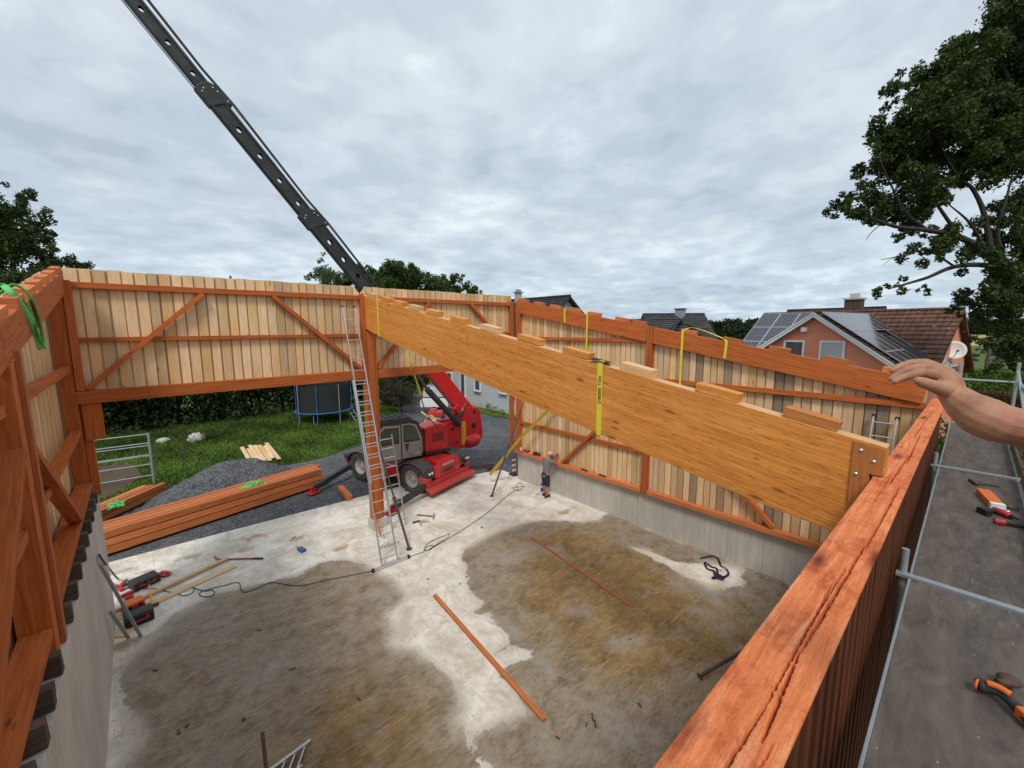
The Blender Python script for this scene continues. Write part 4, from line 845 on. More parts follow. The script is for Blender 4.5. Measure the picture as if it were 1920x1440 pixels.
# lift cylinder and small tilt cylinder
b = MB(); c0 = OY(862, 797, 14.8); c1 = OY(800, 729, 14.8); c2 = OY(782, 700, 14.8); b.tube([c0, c1], .125, 14); lc = b.build('lift_cylinder', M['blackpl'], tv); b = MB(); b.tube([c1, c2+(c2-c1)*1.5], .06, 12); b.build('piston_rod', M['brownsteel'], lc)
b = MB(); c0 = OY(850, 797, 14.86); c1 = OY(866, 772, 14.86); c2 = OY(873, 756, 14.86); b.tube([c0, c1], .06, 12); lc = b.build('tilt_cylinder', M['blackpl'], tv); b = MB(); b.tube([c1, c2], .035, 12); b.build('piston_rod', M['chrome'], lc)
# hanging chain and sling with hook
sg = thing('hoist_sling', 'yellow sling with red hook hanging behind the middle post and trailing chain over the crane', 'sling')
pA, pB = Vector((6.75, 12.0, 5.6)), OY(789, 741, 13.2)
b = MB(); b.tube([OY(764, 655, 12.0), OY(772, 685, 12.0), OY(783, 722, 12.6), pB], .022, 6); b.tube([OY(770, 690, 11.98), OY(786, 725, 12.6), pB+Vector((.03,0,0))], .016, 6); b.build('sling_strap', M['ystrap'], sg)
b = MB(); b.tube(wig([pB+Vector((0,0,.06)), pB+Vector((.05,0,.0)), pB+Vector((.06,0,-.08)), pB+Vector((0,0,-.14)), pB+Vector((-.06,0,-.1))]), .028, 8); b.build('hook', M['toolred'], sg)
b = MB(); ch_pts = wig([pB+Vector((0,0,-.1)), OY(800, 775, 13.3), OY(820, 803, 13.5), OY(840, 833, 13.4), OY(860, 852, 13.2), OY(885, 866, 13.0), OY(915, 868, 12.9), OY(938, 858, 12.8)], 8); b.tube(ch_pts, .020, 6); b.build('chain', M['brownsteel'], sg)
# olive tension strap from floor prop up behind the beam
st = ribbon('tension_strap', [OX(918, 890, 10.0), OX(940, 865, 10.3), OX(975, 822, 10.7), OX(1032, 765, 10.95), OX(1062, 735, 11.0)], .13, 'ostrap', wdir=(0,.5,1)); tag(st, 'olive yellow strap pulled diagonally from the steel prop up behind the big beam', 'strap')
# ================================================================ props and ladders
b = MB(); pf = Vector((5.21, 10.15, .02)); ptop = OY(705, 818, 11.9); b.tube([pf, pf+(ptop-pf)*.42], .034, 10); b.tube([pf+(ptop-pf)*.42, ptop], .026, 10); b.lathe([(0,0),(.085,0),(.085,.012),(0,.012)], pf-Vector((0,0,.012)), UZ, 16); q = pf+(ptop-pf)*.42; b.lathe([(.05,-.08),(.05,.08)], q, ptop-pf, 12); b.tube([q+Vector((-.12,0,0)), q+Vector((.12,0,0))], .01, 6)
tag(b.build('steel_prop', M['brownsteel']), 'rusty steel prop leaning against the middle post beside the ladder', 'prop')
b = MB(); pf = Vector((9.30, 11.45, .02)); ptop = OX(984, 748, 11.1); b.tube([pf, pf+(ptop-pf)*.5], .033, 10); b.tube([pf+(ptop-pf)*.5, ptop], .025, 10); b.lathe([(0,0),(.08,0),(.08,.012),(0,.012)], pf-Vector((0,0,.012)), UZ, 16); b.lathe([(.05,-.06),(.05,.06)], pf+(ptop-pf)*.5, ptop-pf, 12)
tag(b.build('steel_prop', M['brownsteel']), 'thin dark prop leaning on the far corner post of the right wall', 'prop')
def ladder(parent, a, b_, w0, w1, rungs, sdir, r=.022, name='ladder_section', curl=False, skip=0.):
    a, b_ = Vector(a), Vector(b_); sd = Vector(sdir).normalized(); d = (b_-a).normalized(); nrm = sd.cross(d); m = MB()
    for s_ in (-1, 1): m = MB(); m.bar(a+sd*s_*w0/2, b_+sd*s_*w1/2, .026, .062, up=nrm); m.build('side_rail', M['alu'], parent, bevel=.004)
    for i in range(rungs):
        t = (i+.6)/rungs; p = a+(b_-a)*t; ww = (w0*(1-t)+w1*t)/2; R = MB(); R.tube([p-sd*ww, p+sd*ww], .0145, 8); R.build('rung', M['alu'], parent)
la = thing('extension_ladder', 'long aluminium extension ladder leaning against the front wall in front of the middle post', 'ladder')
foot = (OZ(716, 1062, .06)+OZ(746, 1051, .06))/2; top = (OY(635, 574, 12.02)+OY(668, 577, 12.02))/2
dl = (top-foot); ladder(la, foot, foot+dl*.70, .44, .40, 17, (1,0,0)); nn = Vector((0,-1,.33)).normalized()
ladder(la, foot+dl*.30+nn*.055, top+nn*.055, .36, .34, 17, (1,0,0))
b = MB(); f1, f2 = OZ(697, 1071, .05), OZ(768, 1043, .05); b.bar(f1, f2, .04, .07); fb = b.build('foot_bar', M['alu'], la, bevel=.004)
b = MB(); b.bar(f1, f1+(f2-f1)*.06, .06, .09); b.build('rubber_foot', M['black'], fb); b = MB(); b.bar(f2-(f2-f1)*.06, f2, .06, .09); b.build('rubber_foot', M['black'], fb)
for s_ in (-1,1): b = MB(); b.tube([top+Vector((s_*.17,-.06,-.02)), top+Vector((s_*.17,-.06,.03))], .036, 8); b.build('end_cap', M['black'], la)
lb = thing('ladder', 'second aluminium ladder standing upright close behind the rusty prop at the middle post', 'ladder')
ladder(lb, (5.62, 11.55, .02), (5.50, 11.98, 2.9), .46, .42, 10, (1,0,.0))
lc_ = thing('ladder', 'top of an aluminium ladder leaning on the right wall in the near corner', 'ladder')
ladder(lc_, (9.9, 1.05, 0.02), (11.12, 1.05, 4.36), .38, .36, 16, (0,1,0))
for s_ in (-.18, .18): b = MB(); b.tube([(11.12, 1.05+s_, 4.33), (11.14, 1.05+s_, 4.40)], .036, 8); b.build('end_cap', M['black'], lc_)
ld = thing('ladder', 'folded ladder lying on the floor at the bottom edge of the photo', 'ladder')
for i, (z) in enumerate((.05, .13)):
    ladder(ld, OZ(575, 1413, z), OZ(380, 1560, z), .40-.05*i, .40-.05*i, 9, (.55,.83,0))
b = MB(); b.tube([OZ(492, 1373, .5), OZ(499, 1440, .3), OZ(505, 1510, .1)], .024, 10); tag(b.build('steel_tube', M['brownsteel']), 'dark steel tube standing up from the floor at the bottom edge', 'tube')
b = MB(); p1, p2 = OZ(1312, 1268, .04), OZ(1420, 1205, .35); b.tube([p1, p2], .03, 10); b.lathe([(0,0),(.06,0),(.06,.012)], p1, p1-p2, 14); tag(b.build('steel_prop', M['brownsteel']), 'steel prop foot sticking out from beneath the near beam onto the ochre floor', 'prop')
# ================================================================ timber stacks, every beam a thing
def stack(prefix, A, B, ncol, nrow, w_, h, jitter, labels, group):
    A, B = Vector(A), Vector(B); d = (B-A).normalized(); s = Vector((-d.y, d.x, 0)); rg = random.Random(5)
    for r in range(nrow):
        for c in range(ncol):
            j0, j1 = rg.uniform(-jitter, jitter), rg.uniform(-jitter, jitter); z = h/2 + r*(h+.032) - .06 + (.05)
            b = MB(); o = s*(c*(w_+.042)+rg.uniform(-.012,.012)*(r > 0))
            b.bar(A+d*j0+o+UZ*z, B+d*j1+o+UZ*z, w_, h)
            col = ('front', 'second', 'third', 'rear')[c]; row = ('bottom', 'middle', 'top')[r] if nrow == 3 else ('lower', 'upper')[r]
            tag(b.build('squared_timber', M['stack'], bevel=.006), f'{labels}: {row} layer, {col} from the slab', 'timber', group)
stack('a', (-1.6, 15.62, 0), (5.15, 17.10, 0), 4, 3, .195, .20, .14, 'long red timber in the big stack', 'squared timbers in the long stack')
stack('b', (-2.2, 17.75, 0), (.22, 20.30, 0), 3, 2, .19, .17, .16, 'short red timber in the small stack', 'timbers in the short stack')
b = MB(); 
for x in (-.6, 2.0, 4.3): b.bar((x+.06, 15.75+.22*(x+1.4), -.07), (x-.2, 17.0+.22*(x+1.4), -.07), .08, .05)
tag(b.build('bearer', M['oldwood']), 'dark bearers under the long stack of red timber', 'bearer')
def tangle(c, r, n, h, th, seed, mat='gstrap'):
    rg = random.Random(seed); b = MB()
    for _ in range(n):
        pts = [Vector(c)+Vector((rg.uniform(-1,1)*r[0], rg.uniform(-1,1)*r[1], abs(rg.gauss(0,h)))) for _ in range(6)]; b.tube(wig(pts, 6), th, 6, flat=.4)
    return b.build('round_sling', M[mat], smooth=True)
tag(tangle((2.55, 16.85, .62), (.55,.18), 6, .05, .022, 3), 'green sling lying loose on top of the long red timber stack', 'sling')
tag(tangle((-.95, 18.6, .42), (.22,.45), 5, .06, .022, 9), 'green sling hanging over the small red timber stack by the gate', 'sling')
b = MB(); b.bar((5.42, 16.0, .05), (5.27, 14.68, .10), .21, .17); tag(b.build('timber_offcut', M['stack'], bevel=.006), 'single short red timber offcut at the slab edge in front of the outrigger pad', 'timber')
# boards on the lawn
rg = random.Random(12); 
for i in range(7):
    x = 3.35+i*.19; b = MB(); y0, y1 = 22.0+rg.uniform(-.25,.2)-(.3 if i < 3 else 0), 25.3+rg.uniform(-.5,.35); b.bar((x+.12, y0, .02), (x+.32, y1, .03), .175, .03, tone=rg.uniform(-.4, 1)); tag(b.build('board', M['plank']), 'pale raw board in the row of boards laid on the lawn behind the gravel heap', 'board', 'pale boards laid out on the lawn')
# boards on the slab + battens
def lay(name, a, b_, w_, h, mat, label, cat, z=0.):
    m = MB(); m.bar(Vector(a)+UZ*(h/2+z+.002), Vector(b_)+UZ*(h/2+z+.002), w_, h); return tag(m.build(name, M[mat], bevel=.003), label, cat)
lay('floor_board', OZ(214, 1165), OZ(440, 1062), .20, .028, 'plank', 'wide pale board on the slab beside the tool boxes', 'board')
lay('floor_board', OZ(196, 1160)+Vector((0,.05,.0)), OZ(428, 1050), .10, .05, 'plank', 'narrow pale batten lying along the wide board near the tool boxes', 'board', .029)
lay('floor_board', OZ(222, 1196), OZ(246, 1176), .28, .03, 'plank', 'short pale board end at the foot of the left concrete wall', 'board')
lay('batten', OZ(815, 1118), OZ(1021, 1353), .085, .05, 'stack', 'thick orange batten lying on the dry white strip of the floor', 'batten')
lay('batten', OZ(996, 1008), OZ(1181, 1136), .055, .03, 'stack', 'thin orange batten lying on the ochre wet floor', 'batten')
b = MB(); b.tube([OZ(697, 946, .9), OZ(713, 1003, .03)], .028, 8); tag(b.build('wooden_pole', M['stack']), 'short round wooden pole leaning at the foot of the middle post', 'pole')
# ================================================================ cables and small things on the slab
cab_pts = [OZ(u, v, .012) for u, v in ((205,1090),(232,1102),(262,1104),(295,1104),(318,1110),(338,1106),(352,1100),(364,1104),(358,1113),(342,1117),(336,1110),(350,1100),(384,1108),(398,1106),(402,1114),(388,1119),(375,1116),(380,1108),(420,1098),(447,1092),(452,1106),(462,1110),(485,1102),(510,1092),(560,1098),(620,1086),(690,1072),(725,1062),(768,1044),(795,1034),(800,1026),(812,1022),(808,1030),(795,1031),(806,1016),(835,1004),(842,1001),(838,1008),(800,1033),(850,1004),(905,968),(945,935),(962,922),(972,918),(968,910),(975,906),(981,914),(970,920),(962,914),(985,912))]
b = MB(); b.tube(wig(cab_pts, 6), .009, 6); tag(b.build('power_cable', M['rubbercable']), 'thin dark power cable snaking with loops right across the slab', 'cable')
b = MB(); b.tube(wig([OX(186, 1040, -.86), OX(192, 1050, -.8), OZ(205, 1066, .6), OZ(216, 1080, .3), OZ(222, 1086, .02)]), .018, 6); tag(b.build('power_cable', M['rubbercable']), 'short black cable hanging down off the left concrete wall', 'cable')
ps = [(1313,1047),(1320,1045),(1335,1042),(1346,1047),(1352,1060),(1362,1066),(1366,1076),(1356,1082),(1346,1076),(1344,1066),(1334,1062),(1322,1054),(1326,1066),(1338,1070),(1342,1078),(1354,1084),(1350,1078),(1338,1082),(1336,1085),(1346,1084),(1356,1086),(1354,1080)]
b = MB(); b.tube(wig([OZ(u, v, .02+.02*(i % 3)) for i, (u, v) in enumerate(ps)], 6), .026, 6, flat=.5); tag(b.build('round_sling', M['pstrap'], smooth=True), 'dark purple sling coiled on the white puddle patch by the right wall', 'sling')
def toolcase(c, yaw, sx, sy, sz, mats, label, cat='tool case', tilt=0.):
    t = thing('tool_case', label, cat); R = Matrix.Rotation(yaw, 3, 'Z'); ax = [R @ Vector(v) for v in ((1,0,0),(0,1,0),(0,0,1))]; c = Vector(c)
    b = MB(); b.obox(c+UZ*sz*.32, ax, (sx/2, sy/2, sz*.30)); bo_ = b.build('case_body', M[mats[0]], t, bevel=.02)
    b = MB(); b.obox(c+UZ*sz*.82, ax, (sx/2, sy/2, sz*.18)); ld_ = b.build('case_lid', M[mats[1]], t, bevel=.02)
    for q in (-.25, .25): b = MB(); b.obox(c+ax[1]*(-sy/2-.006)+ax[0]*sx*q+UZ*sz*.6, ax, (.03,.008,.04)); b.build('latch', M[mats[2]], ld_)
    b = MB(); b.tube([c+ax[1]*(-sy/2)+ax[0]*-.1+UZ*sz*.55, c+ax[1]*(-sy/2-.05)+ax[0]*-.08+UZ*sz*.55, c+ax[1]*(-sy/2-.05)+ax[0]*.08+UZ*sz*.55, c+ax[1]*(-sy/2)+ax[0]*.1+UZ*sz*.55], .013, 6); b.build('handle', M[mats[2]], t)
    return t
toolcase(OZ(272, 1096), .35, .52, .36, .20, ('blackpl','blackpl','toolred'), 'flat black tool case beside the pale boards, farther from the wall')
toolcase(OZ(262, 1166), .15, .46, .30, .26, ('black','blackpl','toolred'), 'black and red tool case at the foot of the left concrete wall')
toolcase(OZ(251, 1143), .25, .36, .28, .22, ('toolred','toolorange','black'), 'orange red open bucket box behind the black tool case', 'tool box')
b = MB(); p0, p1 = OZ(285, 1136, .05), OZ(278, 1083, .25); b.tube([p0, p0+(p1-p0)*.72], .016, 8); b.build
t = thing('sledge_hammer', 'long handled hammer with yellow shaft standing between the tool cases', 'hammer')
b.build('handle', M['yellow'], t); b = MB(); b.tube([p0+(p1-p0)*.72, p1], .02, 8); b.build('grip', M['black'], t); b = MB(); b.bar(p0+Vector((-.14,.0,-.0)), p0+Vector((.12,.02,0)), .06, .06); b.build('head', M['brownsteel'], t, bevel=.008)
t = thing('pry_bar', 'red pry bar with black grip on the slab by the pale boards', 'pry bar')
b = MB(); b.tube(wig([OZ(403,1043,.03), OZ(406,1047,.03), OZ(414,1049,.03), OZ(440,1048,.03), OZ(475,1047,.03)]), .02, 8); b.build('shaft', M['toolred'], t); b = MB(); b.tube([OZ(475,1047,.03), OZ(493,1047,.03)], .024, 8); b.build('grip', M['black'], t)
b = MB(); b.tube(wig([OZ(*p, .03) for p in ((298,1078),(304,1072),(316,1073),(318,1077),(308,1080),(300,1078),(303,1073),(314,1075))]), .03, 8); tag(b.build('coiled_hose', M['toolred'], smooth=True), 'small dark red coil of hose behind the flat black tool case', 'hose')
def cordless(c, yaw, mats, label, s=1., lying=True):
    """cordless driver: motor housing, grip, battery, chuck"""
    t = thing('cordless_driver', label, 'power tool'); R = Matrix.Rotation(yaw, 3, 'Z'); X, Y = R @ Vector((1,0,0)), R @ Vector((0,1,0)); c = Vector(c)+UZ*.035*s
    b = MB(); b.lathe([(0,-.10*s),(.025*s,-.098*s),(.033*s,-.08*s),(.034*s,.0),(.030*s,.05*s),(.024*s,.075*s)], c, X, 16); b.build('motor_housing', M[mats[0]], t, smooth=True)
    b = MB(); b.lathe([(.024*s,.075*s),(.019*s,.11*s),(.012*s,.115*s),(.009*s,.15*s),(0,.15*s)], c, X, 14); b.build('chuck', M['black'], t, smooth=True)
    b = MB(); b.tube(wig([c-X*.05*s, c-X*.055*s-Y*.05*s, c-X*.04*s-Y*.10*s, c-X*.03*s-Y*.13*s], 3), [.024*s,.024*s,.023*s,.022*s,.021*s,.02*s,.02*s,.021*s,.022*s,.024*s][:10], 10); b.build('grip', M[mats[1]], t, smooth=True)
    b = MB(); b.obox(c-X*.03*s-Y*.155*s, (X, Y, UZ), (.055*s,.028*s,.032*s)); b.build('battery', M[mats[2]], t, bevel=.006*s); return t
cordless(OZ(231, 1098), 1.2, ('toolred','black','black'), 'red cordless driver on the slab nearest the left concrete wall', 1.4)
cordless(OZ(240, 1117), .3, ('toolred','black','toolred'), 'red cordless driver lying on the end of the pale boards', 1.4)
t = thing('hand_saw', 'small saw with dark blade lying left of the flat black tool case', 'saw'); b = MB(); b.prism([OZ(228,1104,.02), OZ(246,1089,.02), OZ(249,1091,.02), OZ(232,1108,.02)], (0,0,.004)); b.build('blade', M['galv'], t); b = MB(); b.bar(OZ(216,1099,.04), OZ(230,1106,.04), .1, .05); b.build('handle', M['toolred'], t, bevel=.01)
for (a, b2, lbl) in (((188,1058), (264,1193), 'long grey timber lath leaning on the left concrete wall, the taller one'), ((206,1146), (241,1196), 'short grey lath leaning on the left concrete wall')):
    m = MB(); q = OX(a[0], a[1], -.80); m.bar(q, OZ(b2[0], b2[1], .02), .05, .03); tag(m.build('leaning_lath', M['galv']), lbl, 'lath')
t = thing('spirit_level_case', 'small blue box with a cord lying on the slab left of the ladder', 'box'); b = MB(); b.bar(OZ(561,1028,.04), OZ(570,1033,.04), .14, .07); b.build('box_body', M['blue'], t, bevel=.01); b = MB(); b.tube(wig([OZ(561,1028,.03), OZ(557,1025,.02), OZ(554,1026,.02)]), .008, 5); b.build('cord', M['black'], t)
t = thing('hammer', 'hammer with dark shaft lying on the slab right of the leaning ladder', 'hammer'); b = MB(); b.tube([OZ(782,965,.03), OZ(810,968,.03)], .018, 8); b.build('handle', M['brownsteel'], t); b = MB(); b.bar(OZ(814,964,.04), OZ(812,972,.04), .06, .05); b.build('head', M['galv'], t, bevel=.006)
t = thing('grease_gun', 'small bent grey tool lying on the slab just before the hammer', 'tool'); b = MB(); b.tube([OZ(774,980,.03), OZ(787,976,.03)], .026, 8); b.build('barrel', M['black'], t); b = MB(); b.tube([OZ(787,976,.03), OZ(790,986,.03)], .018, 8); b.build('handle', M['galv'], t)
# crumbs, clamps and chips on the floor
rg = random.Random(77)
for i in range(30):
    u, v = rg.uniform(230, 1400), rg.uniform(960, 1430); p = OZ(u, v, 0)
    if not (-.7 < p.x < 11 and .9 < p.y < 14.5): continue
    b = MB(); an = rg.uniform(0, 3.1); l = rg.uniform(.02, .06); b.obox(p+UZ*.008, ((math.cos(an), math.sin(an), 0), (-math.sin(an), math.cos(an), 0), (0,0,1)), (l, rg.uniform(.008,.025), .006))
    tag(b.build('wood_chip', M[rg.choice(('oldwood','oldwood','brownsteel','stack'))]), 'small dark wood chip lying on the stained slab', 'wood chip', 'wood chips scattered on the slab')
for (u, v) in ((1110,1345),(1115,1358)):
    b = MB(); b.bar(OZ(u, v-8, .01), OZ(u+2, v+6, .01), .03, .02); tag(b.build('timber_splinter', M['brownsteel']), 'thin brown splinter on the floor right of the thick orange batten', 'splinter', 'splinters by the batten')
# wet leaves at the ladder foot
V, Fc, T = leaves([((p.x, p.y, .0), .16) for p in (OZ(725,1020), OZ(715,1008), OZ(735,1024), OZ(718,1026), OZ(742,1018))], 1300, .05, .12, 2, 3); tag(mesh_np('weeds', V, Fc, M['leaf_mid'], T), 'scattered green leaves on the slab at the foot of the ladder', 'leaves', kind='stuff')
# ================================================================ scaffold beside the near wall
sc = thing('scaffold', 'scaffold walkway of dark plywood decks and grey tubes outside the near beam', 'scaffold')
m = NM('scaffold_plywood', .75, .3); O = m.map('Object', (1,1,1)); fn = m.noise(O, 60, 4, .7); wr = m.noise(m.map('Object', (1.2,4,1)), 2.2, 9, .7, .6)
b_ = m.mix(m.ramp(wr, [(.35, (0,)*3), (.7, (1,)*3)]), (.080,.064,.054), (.165,.135,.112)); spk = m.vor(m.map('Object', (1,1.6,1)), 16.); s_ = m.n('ShaderNodeSeparateColor'); m.l(spk.outputs['Color'], s_.inputs[0])
b_ = m.mix(m.m('MULTIPLY', m.ramp(spk.outputs['Distance'], [(.05, (.8,)*3), (.11, (0,)*3)]), m.m('LESS_THAN', s_.outputs[0], .22)), b_, (.55,.50,.42))
worn = m.ramp(m.noise(m.map('Object', (2.5,9,1)), 3, 8, .75, .3), [(.55, (0,)*3), (.72, (.55,)*3)]); ga_ = m.n('ShaderNodeSeparateXYZ'); m.l(O, ga_.inputs[0]); b_ = m.mix(m.m('MULTIPLY', worn, m.ramp(m.m('DIVIDE', ga_.outputs[0], 8.), [(.44, (0,)*3), (.52, (1,)*3)])), b_, (.30,.27,.23))
b_ = m.mix(.3, b_, m.ramp(fn, [(.3, (.7,)*3), (.7, (1.25,)*3)]), 'MULTIPLY'); m.col(b_); m.bump(fn, .4, .003); M['ply'] = m.mat
DZ = 4.20
for x0_, x1_ in ((.2, 4.38), (4.47, 8.30), (8.40, 12.3)):
    b = MB(); b.box((x0_, -.545, DZ-.02), (x1_, .150, DZ)); dk = b.build('deck_panel', M['ply'], sc)
    b = MB(); b.box((x0_, .152, DZ-.06), (x1_, .168, DZ+.012)); b.box((x0_, -.563, DZ-.06), (x1_, -.547, DZ+.012)); b.build('edge_rail', M['galv'], dk, bevel=.002)
for x in (4.425, 8.35, 12.36, .12):
    b = MB(); b.bar((x, -.66, DZ+.012), (x, .245, DZ+.012), .055, .03); 
    b.build('transom', M['galv'], sc, bevel=.003)
for x, y, z0, z1 in ((4.45,.205,-.1,4.42),(8.35,.205,-.1,4.40),(12.36,.13,-.1,5.45),(12.36,-.62,-.1,5.5),(8.35,-.66,-.1,5.3),(4.42,-.66,-.1,5.3),(.12,-.66,-.1,5.3),(.12,.2,-.1,4.3)):
    b = MB(); b.tube([(x,y,z0),(x,y,z1)], .025, 12); b.build('standard', M['galv'], sc)
for z in (5.12, 4.62):
    b = MB(); b.tube([(12.36,.13,z),(12.36,-.62,z)], .021, 10); b.build('guard_rail', M['galv'], sc)
    b = MB(); b.tube([(12.36,-.66,z),(8.35,-.69,z),(.1,-.69,z)], .021, 10); b.build('guard_rail', M['galv'], sc)
b = MB(); b.tube([(12.4,-.62,5.35),(9.0,-.70,4.3)], .021, 10); b.build('diagonal', M['galv'], sc)
m = wood('red_toe_board', (.30,.09,.06), (.18,.05,.035), knots=.1, tonevar=.1); M['toe'] = m
b = MB(); b.box((4.6, -.60, DZ+.03), (8.2, -.57, DZ+.17)); b.build('toe_board', M['toe'], sc, bevel=.003); b = MB(); b.box((8.45, -.60, DZ+.03), (12.2, -.57, DZ+.15)); b.build('toe_board', M['oldwood'], sc, bevel=.003)
sheet('site_soil', [(-3,-9),(26,-9),(27,.26),(11.6,.26),(11.2,.24),(-3,.24)], -.12, dirtm.mat); sheet('site_gravel', [(11.4,-2.5),(26,-3),(27,9),(11.6,9)], -.105, M['gravel'])
# things lying on the deck
def dz(u, v, h=0.): return OZ(u, v, DZ+h)
t = thing('screw_box', 'open orange and white cardboard box of screws lying on the scaffold deck', 'box'); A_, B_ = dz(1843,922,.035), dz(1868,948,.035)
d = (B_-A_).normalized(); s_ = UZ.cross(d); b = MB(); b.obox((A_+B_)/2, (d, s_, UZ), ((B_-A_).length/2, .055, .035)); b.build('carton', M['toolorange'], t, bevel=.003)
b = MB(); C_ = B_+d*.035; b.obox(C_, (d, s_, UZ), (.035, .056, .036)); b.build('carton_end', M['white'], t)
b = MB(); rg = random.Random(4)
for i in range(40): a_ = B_+d*rg.uniform(.07,.13)+s_*rg.uniform(-.05,.05)+UZ*rg.uniform(-.03,.0); an = rg.uniform(0, 6.28); b.tube([a_, a_+Vector((math.cos(an)*.035, math.sin(an)*.035, rg.uniform(0,.01)))], .0025, 5)
sw = b.build('screws', M['alu'], t); tag(sw, kind='stuff')
cordless(dz(1880,968), -2.4, ('toolred','black','black'), 'red and black cordless driver beside the screw box on the deck', 1.0)
t = thing('flashlight', 'red work light with black grip just before the screw box on the deck', 'flashlight'); b = MB(); b.tube([dz(1864,977,.03), dz(1884,980,.03)], .03, 12); b.build('lamp_head', M['toolred'], t); b = MB(); b.tube([dz(1884,980,.03), dz(1925,988,.03)], .021, 12); b.build('grip', M['black'], t)
t = thing('claw_hammer', 'old hammer with wooden shaft behind the screw box on the deck', 'hammer'); b = MB(); b.tube([dz(1829,905,.02), dz(1875,912,.02)], .012, 8); b.build('handle', M['oldwood'], t); b = MB(); b.bar(dz(1818,899,.02), dz(1833,909,.02), .035, .035); b.build('head', M['brownsteel'], t, bevel=.006)
b = MB(); b.tube(wig([dz(1884,945,.015), dz(1893,952,.015), dz(1905,955,.02), dz(1908,950,.015)]), .009, 6); tag(b.build('nail_puller', M['brownsteel']), 'short dark nail puller lying right of the screw box on the deck', 'tool')
t = thing('angle_grinder', 'large orange and black cordless tool on the nearest scaffold deck', 'power tool')
def dd_(u, v, h=.05): return OZ(u, v, DZ+h)
b = MB(); b.tube(wig([dd_(1832,1283), dd_(1850,1288), dd_(1872,1297,.055), dd_(1892,1312,.05), dd_(1915,1335,.045), dd_(1940,1360,.045)], 4), [.030,.034,.036,.034,.031,.029,.028,.026,.024,.023,.023,.024,.024,.025,.026,.027,.028,.029,.030,.031,.031][:21], 14); b.build('body', M['blackpl'], t, smooth=True)
b = MB(); b.tube([dd_(1828,1281,.052), dd_(1834,1284,.052)], [.026,.033], 14); b.tube(wig([dd_(1850,1280,.085), dd_(1872,1288,.09), dd_(1895,1302,.085)], 4), .016, 10); b.build('orange_cover', M['toolorange'], t, smooth=True)
b = MB(); b.lathe([(0,0),(.045,0),(.05,.012),(.03,.03),(0,.032)], dd_(1892,1278,.04), (0,0,1), 20); b.tube([dd_(1870,1278,.05), dd_(1905,1282,.05)], .02, 10); b.build('gear_head', M['brownsteel'], t, smooth=True)
b = MB(); b.obox(dd_(1935,1350,.05), ((.8,.6,0),(-.6,.8,0),(0,0,1)), (.05,.035,.03)); b.build('battery', M['toolorange'], t, bevel=.008)
# ================================================================ people
def organic(name, chains, mat, parent, voxel=.012, smooth_it=3, extra=None):
    b = MB()
    for ch in chains:
        P = [Vector(p[0]) for p in ch]; Rr = [p[1] for p in ch]; fl = ch[0][2] if len(ch[0]) > 2 else 1.
        pts, rad = [], []
        for i in range(len(P)-1):
            for j in range(4): t = j/4; pts.append(P[i].lerp(P[i+1], t)); rad.append(Rr[i]*(1-t)+Rr[i+1]*t)
        pts.append(P[-1]); rad.append(Rr[-1]); d0 = (pts[1]-pts[0]).normalized(); d1 = (pts[-1]-pts[-2]).normalized()
        a = [(pts[0]-d0*rad[0]*c, rad[0]*math.sqrt(1-c*c)) for c in (.95,.8,.5)]; z = [(pts[-1]+d1*rad[-1]*c, rad[-1]*math.sqrt(1-c*c)) for c in (.5,.8,.95)]
        b.tube([q[0] for q in a]+pts+[q[0] for q in z], [q[1] for q in a]+rad+[q[1] for q in z], 14, flat=fl)
    if extra: extra(b)
    o = b.build(name, mat, parent); md = o.modifiers.new('r', 'REMESH'); md.mode = 'VOXEL'; md.voxel_size = voxel
    sm = o.modifiers.new('s', 'SMOOTH'); sm.factor = .5; sm.iterations = smooth_it
    bpy.context.view_layer.update(); me = D.meshes.new_from_object(o.evaluated_get(bpy.context.evaluated_depsgraph_get())); o.modifiers.clear(); old = o.data; o.data = me; D.meshes.remove(old)
    me.polygons.foreach_set('use_smooth', [True]*len(me.polygons)); me.materials.clear(); me.materials.append(mat); return o
m = NM('skin', .55, .4); O = m.map('Object', (1,1,1)); n1 = m.noise(O, 14, 6, .6); n2 = m.noise(O, 90, 4, .6)
sk = m.mix(m.ramp(n1, [(.35, (0,)*3), (.65, (1,)*3)]), (.30,.130,.070), (.43,.215,.130)); sk = m.mix(m.ramp(m.noise(O, 5, 4, .6), [(.5,(0,)*3),(.7,(.6,)*3)]), sk, (.38,.15,.10))
vv_ = m.vor(m.map('Object', (1,1,1)), 160.); sk = m.mix(m.ramp(vv_.outputs['Distance'], [(.0, (.25,)*3), (.25, (0,)*3)]), sk, (.20,.08,.05)); m.col(sk)
m.b.inputs['Subsurface Weight'].default_value = .12; m.b.inputs['Subsurface Radius'].default_value = (.02,.008,.004); m.b.inputs['Subsurface Scale'].default_value = .3
m.bump(m.m('ADD', m.m('MULTIPLY', n2, .5), m.m('MULTIPLY', m.noise(m.map('Object', (1,1,1)), 35, 5, .6, 1.5), .8)), .6, .004); M['skin'] = m.mat
M['hair'] = plain('hair', (.05,.035,.025), .8); M['nail'] = plain('nail', (.62,.36,.27), .4)
M['gtee'] = plain('grey_tshirt', (.17,.165,.17), .9, var=.15, sc=12); M['btee'] = plain('blue_tshirt', (.05,.13,.40), .9, var=.15, sc=20); M['jeans'] = plain('dark_trousers', (.02,.022,.03), .9, var=.3)
M['cap'] = plain('pale_cap', (.62,.45,.40), .9, var=.1); M['shoe'] = plain('dark_shoes', (.025,.025,.028), .7)
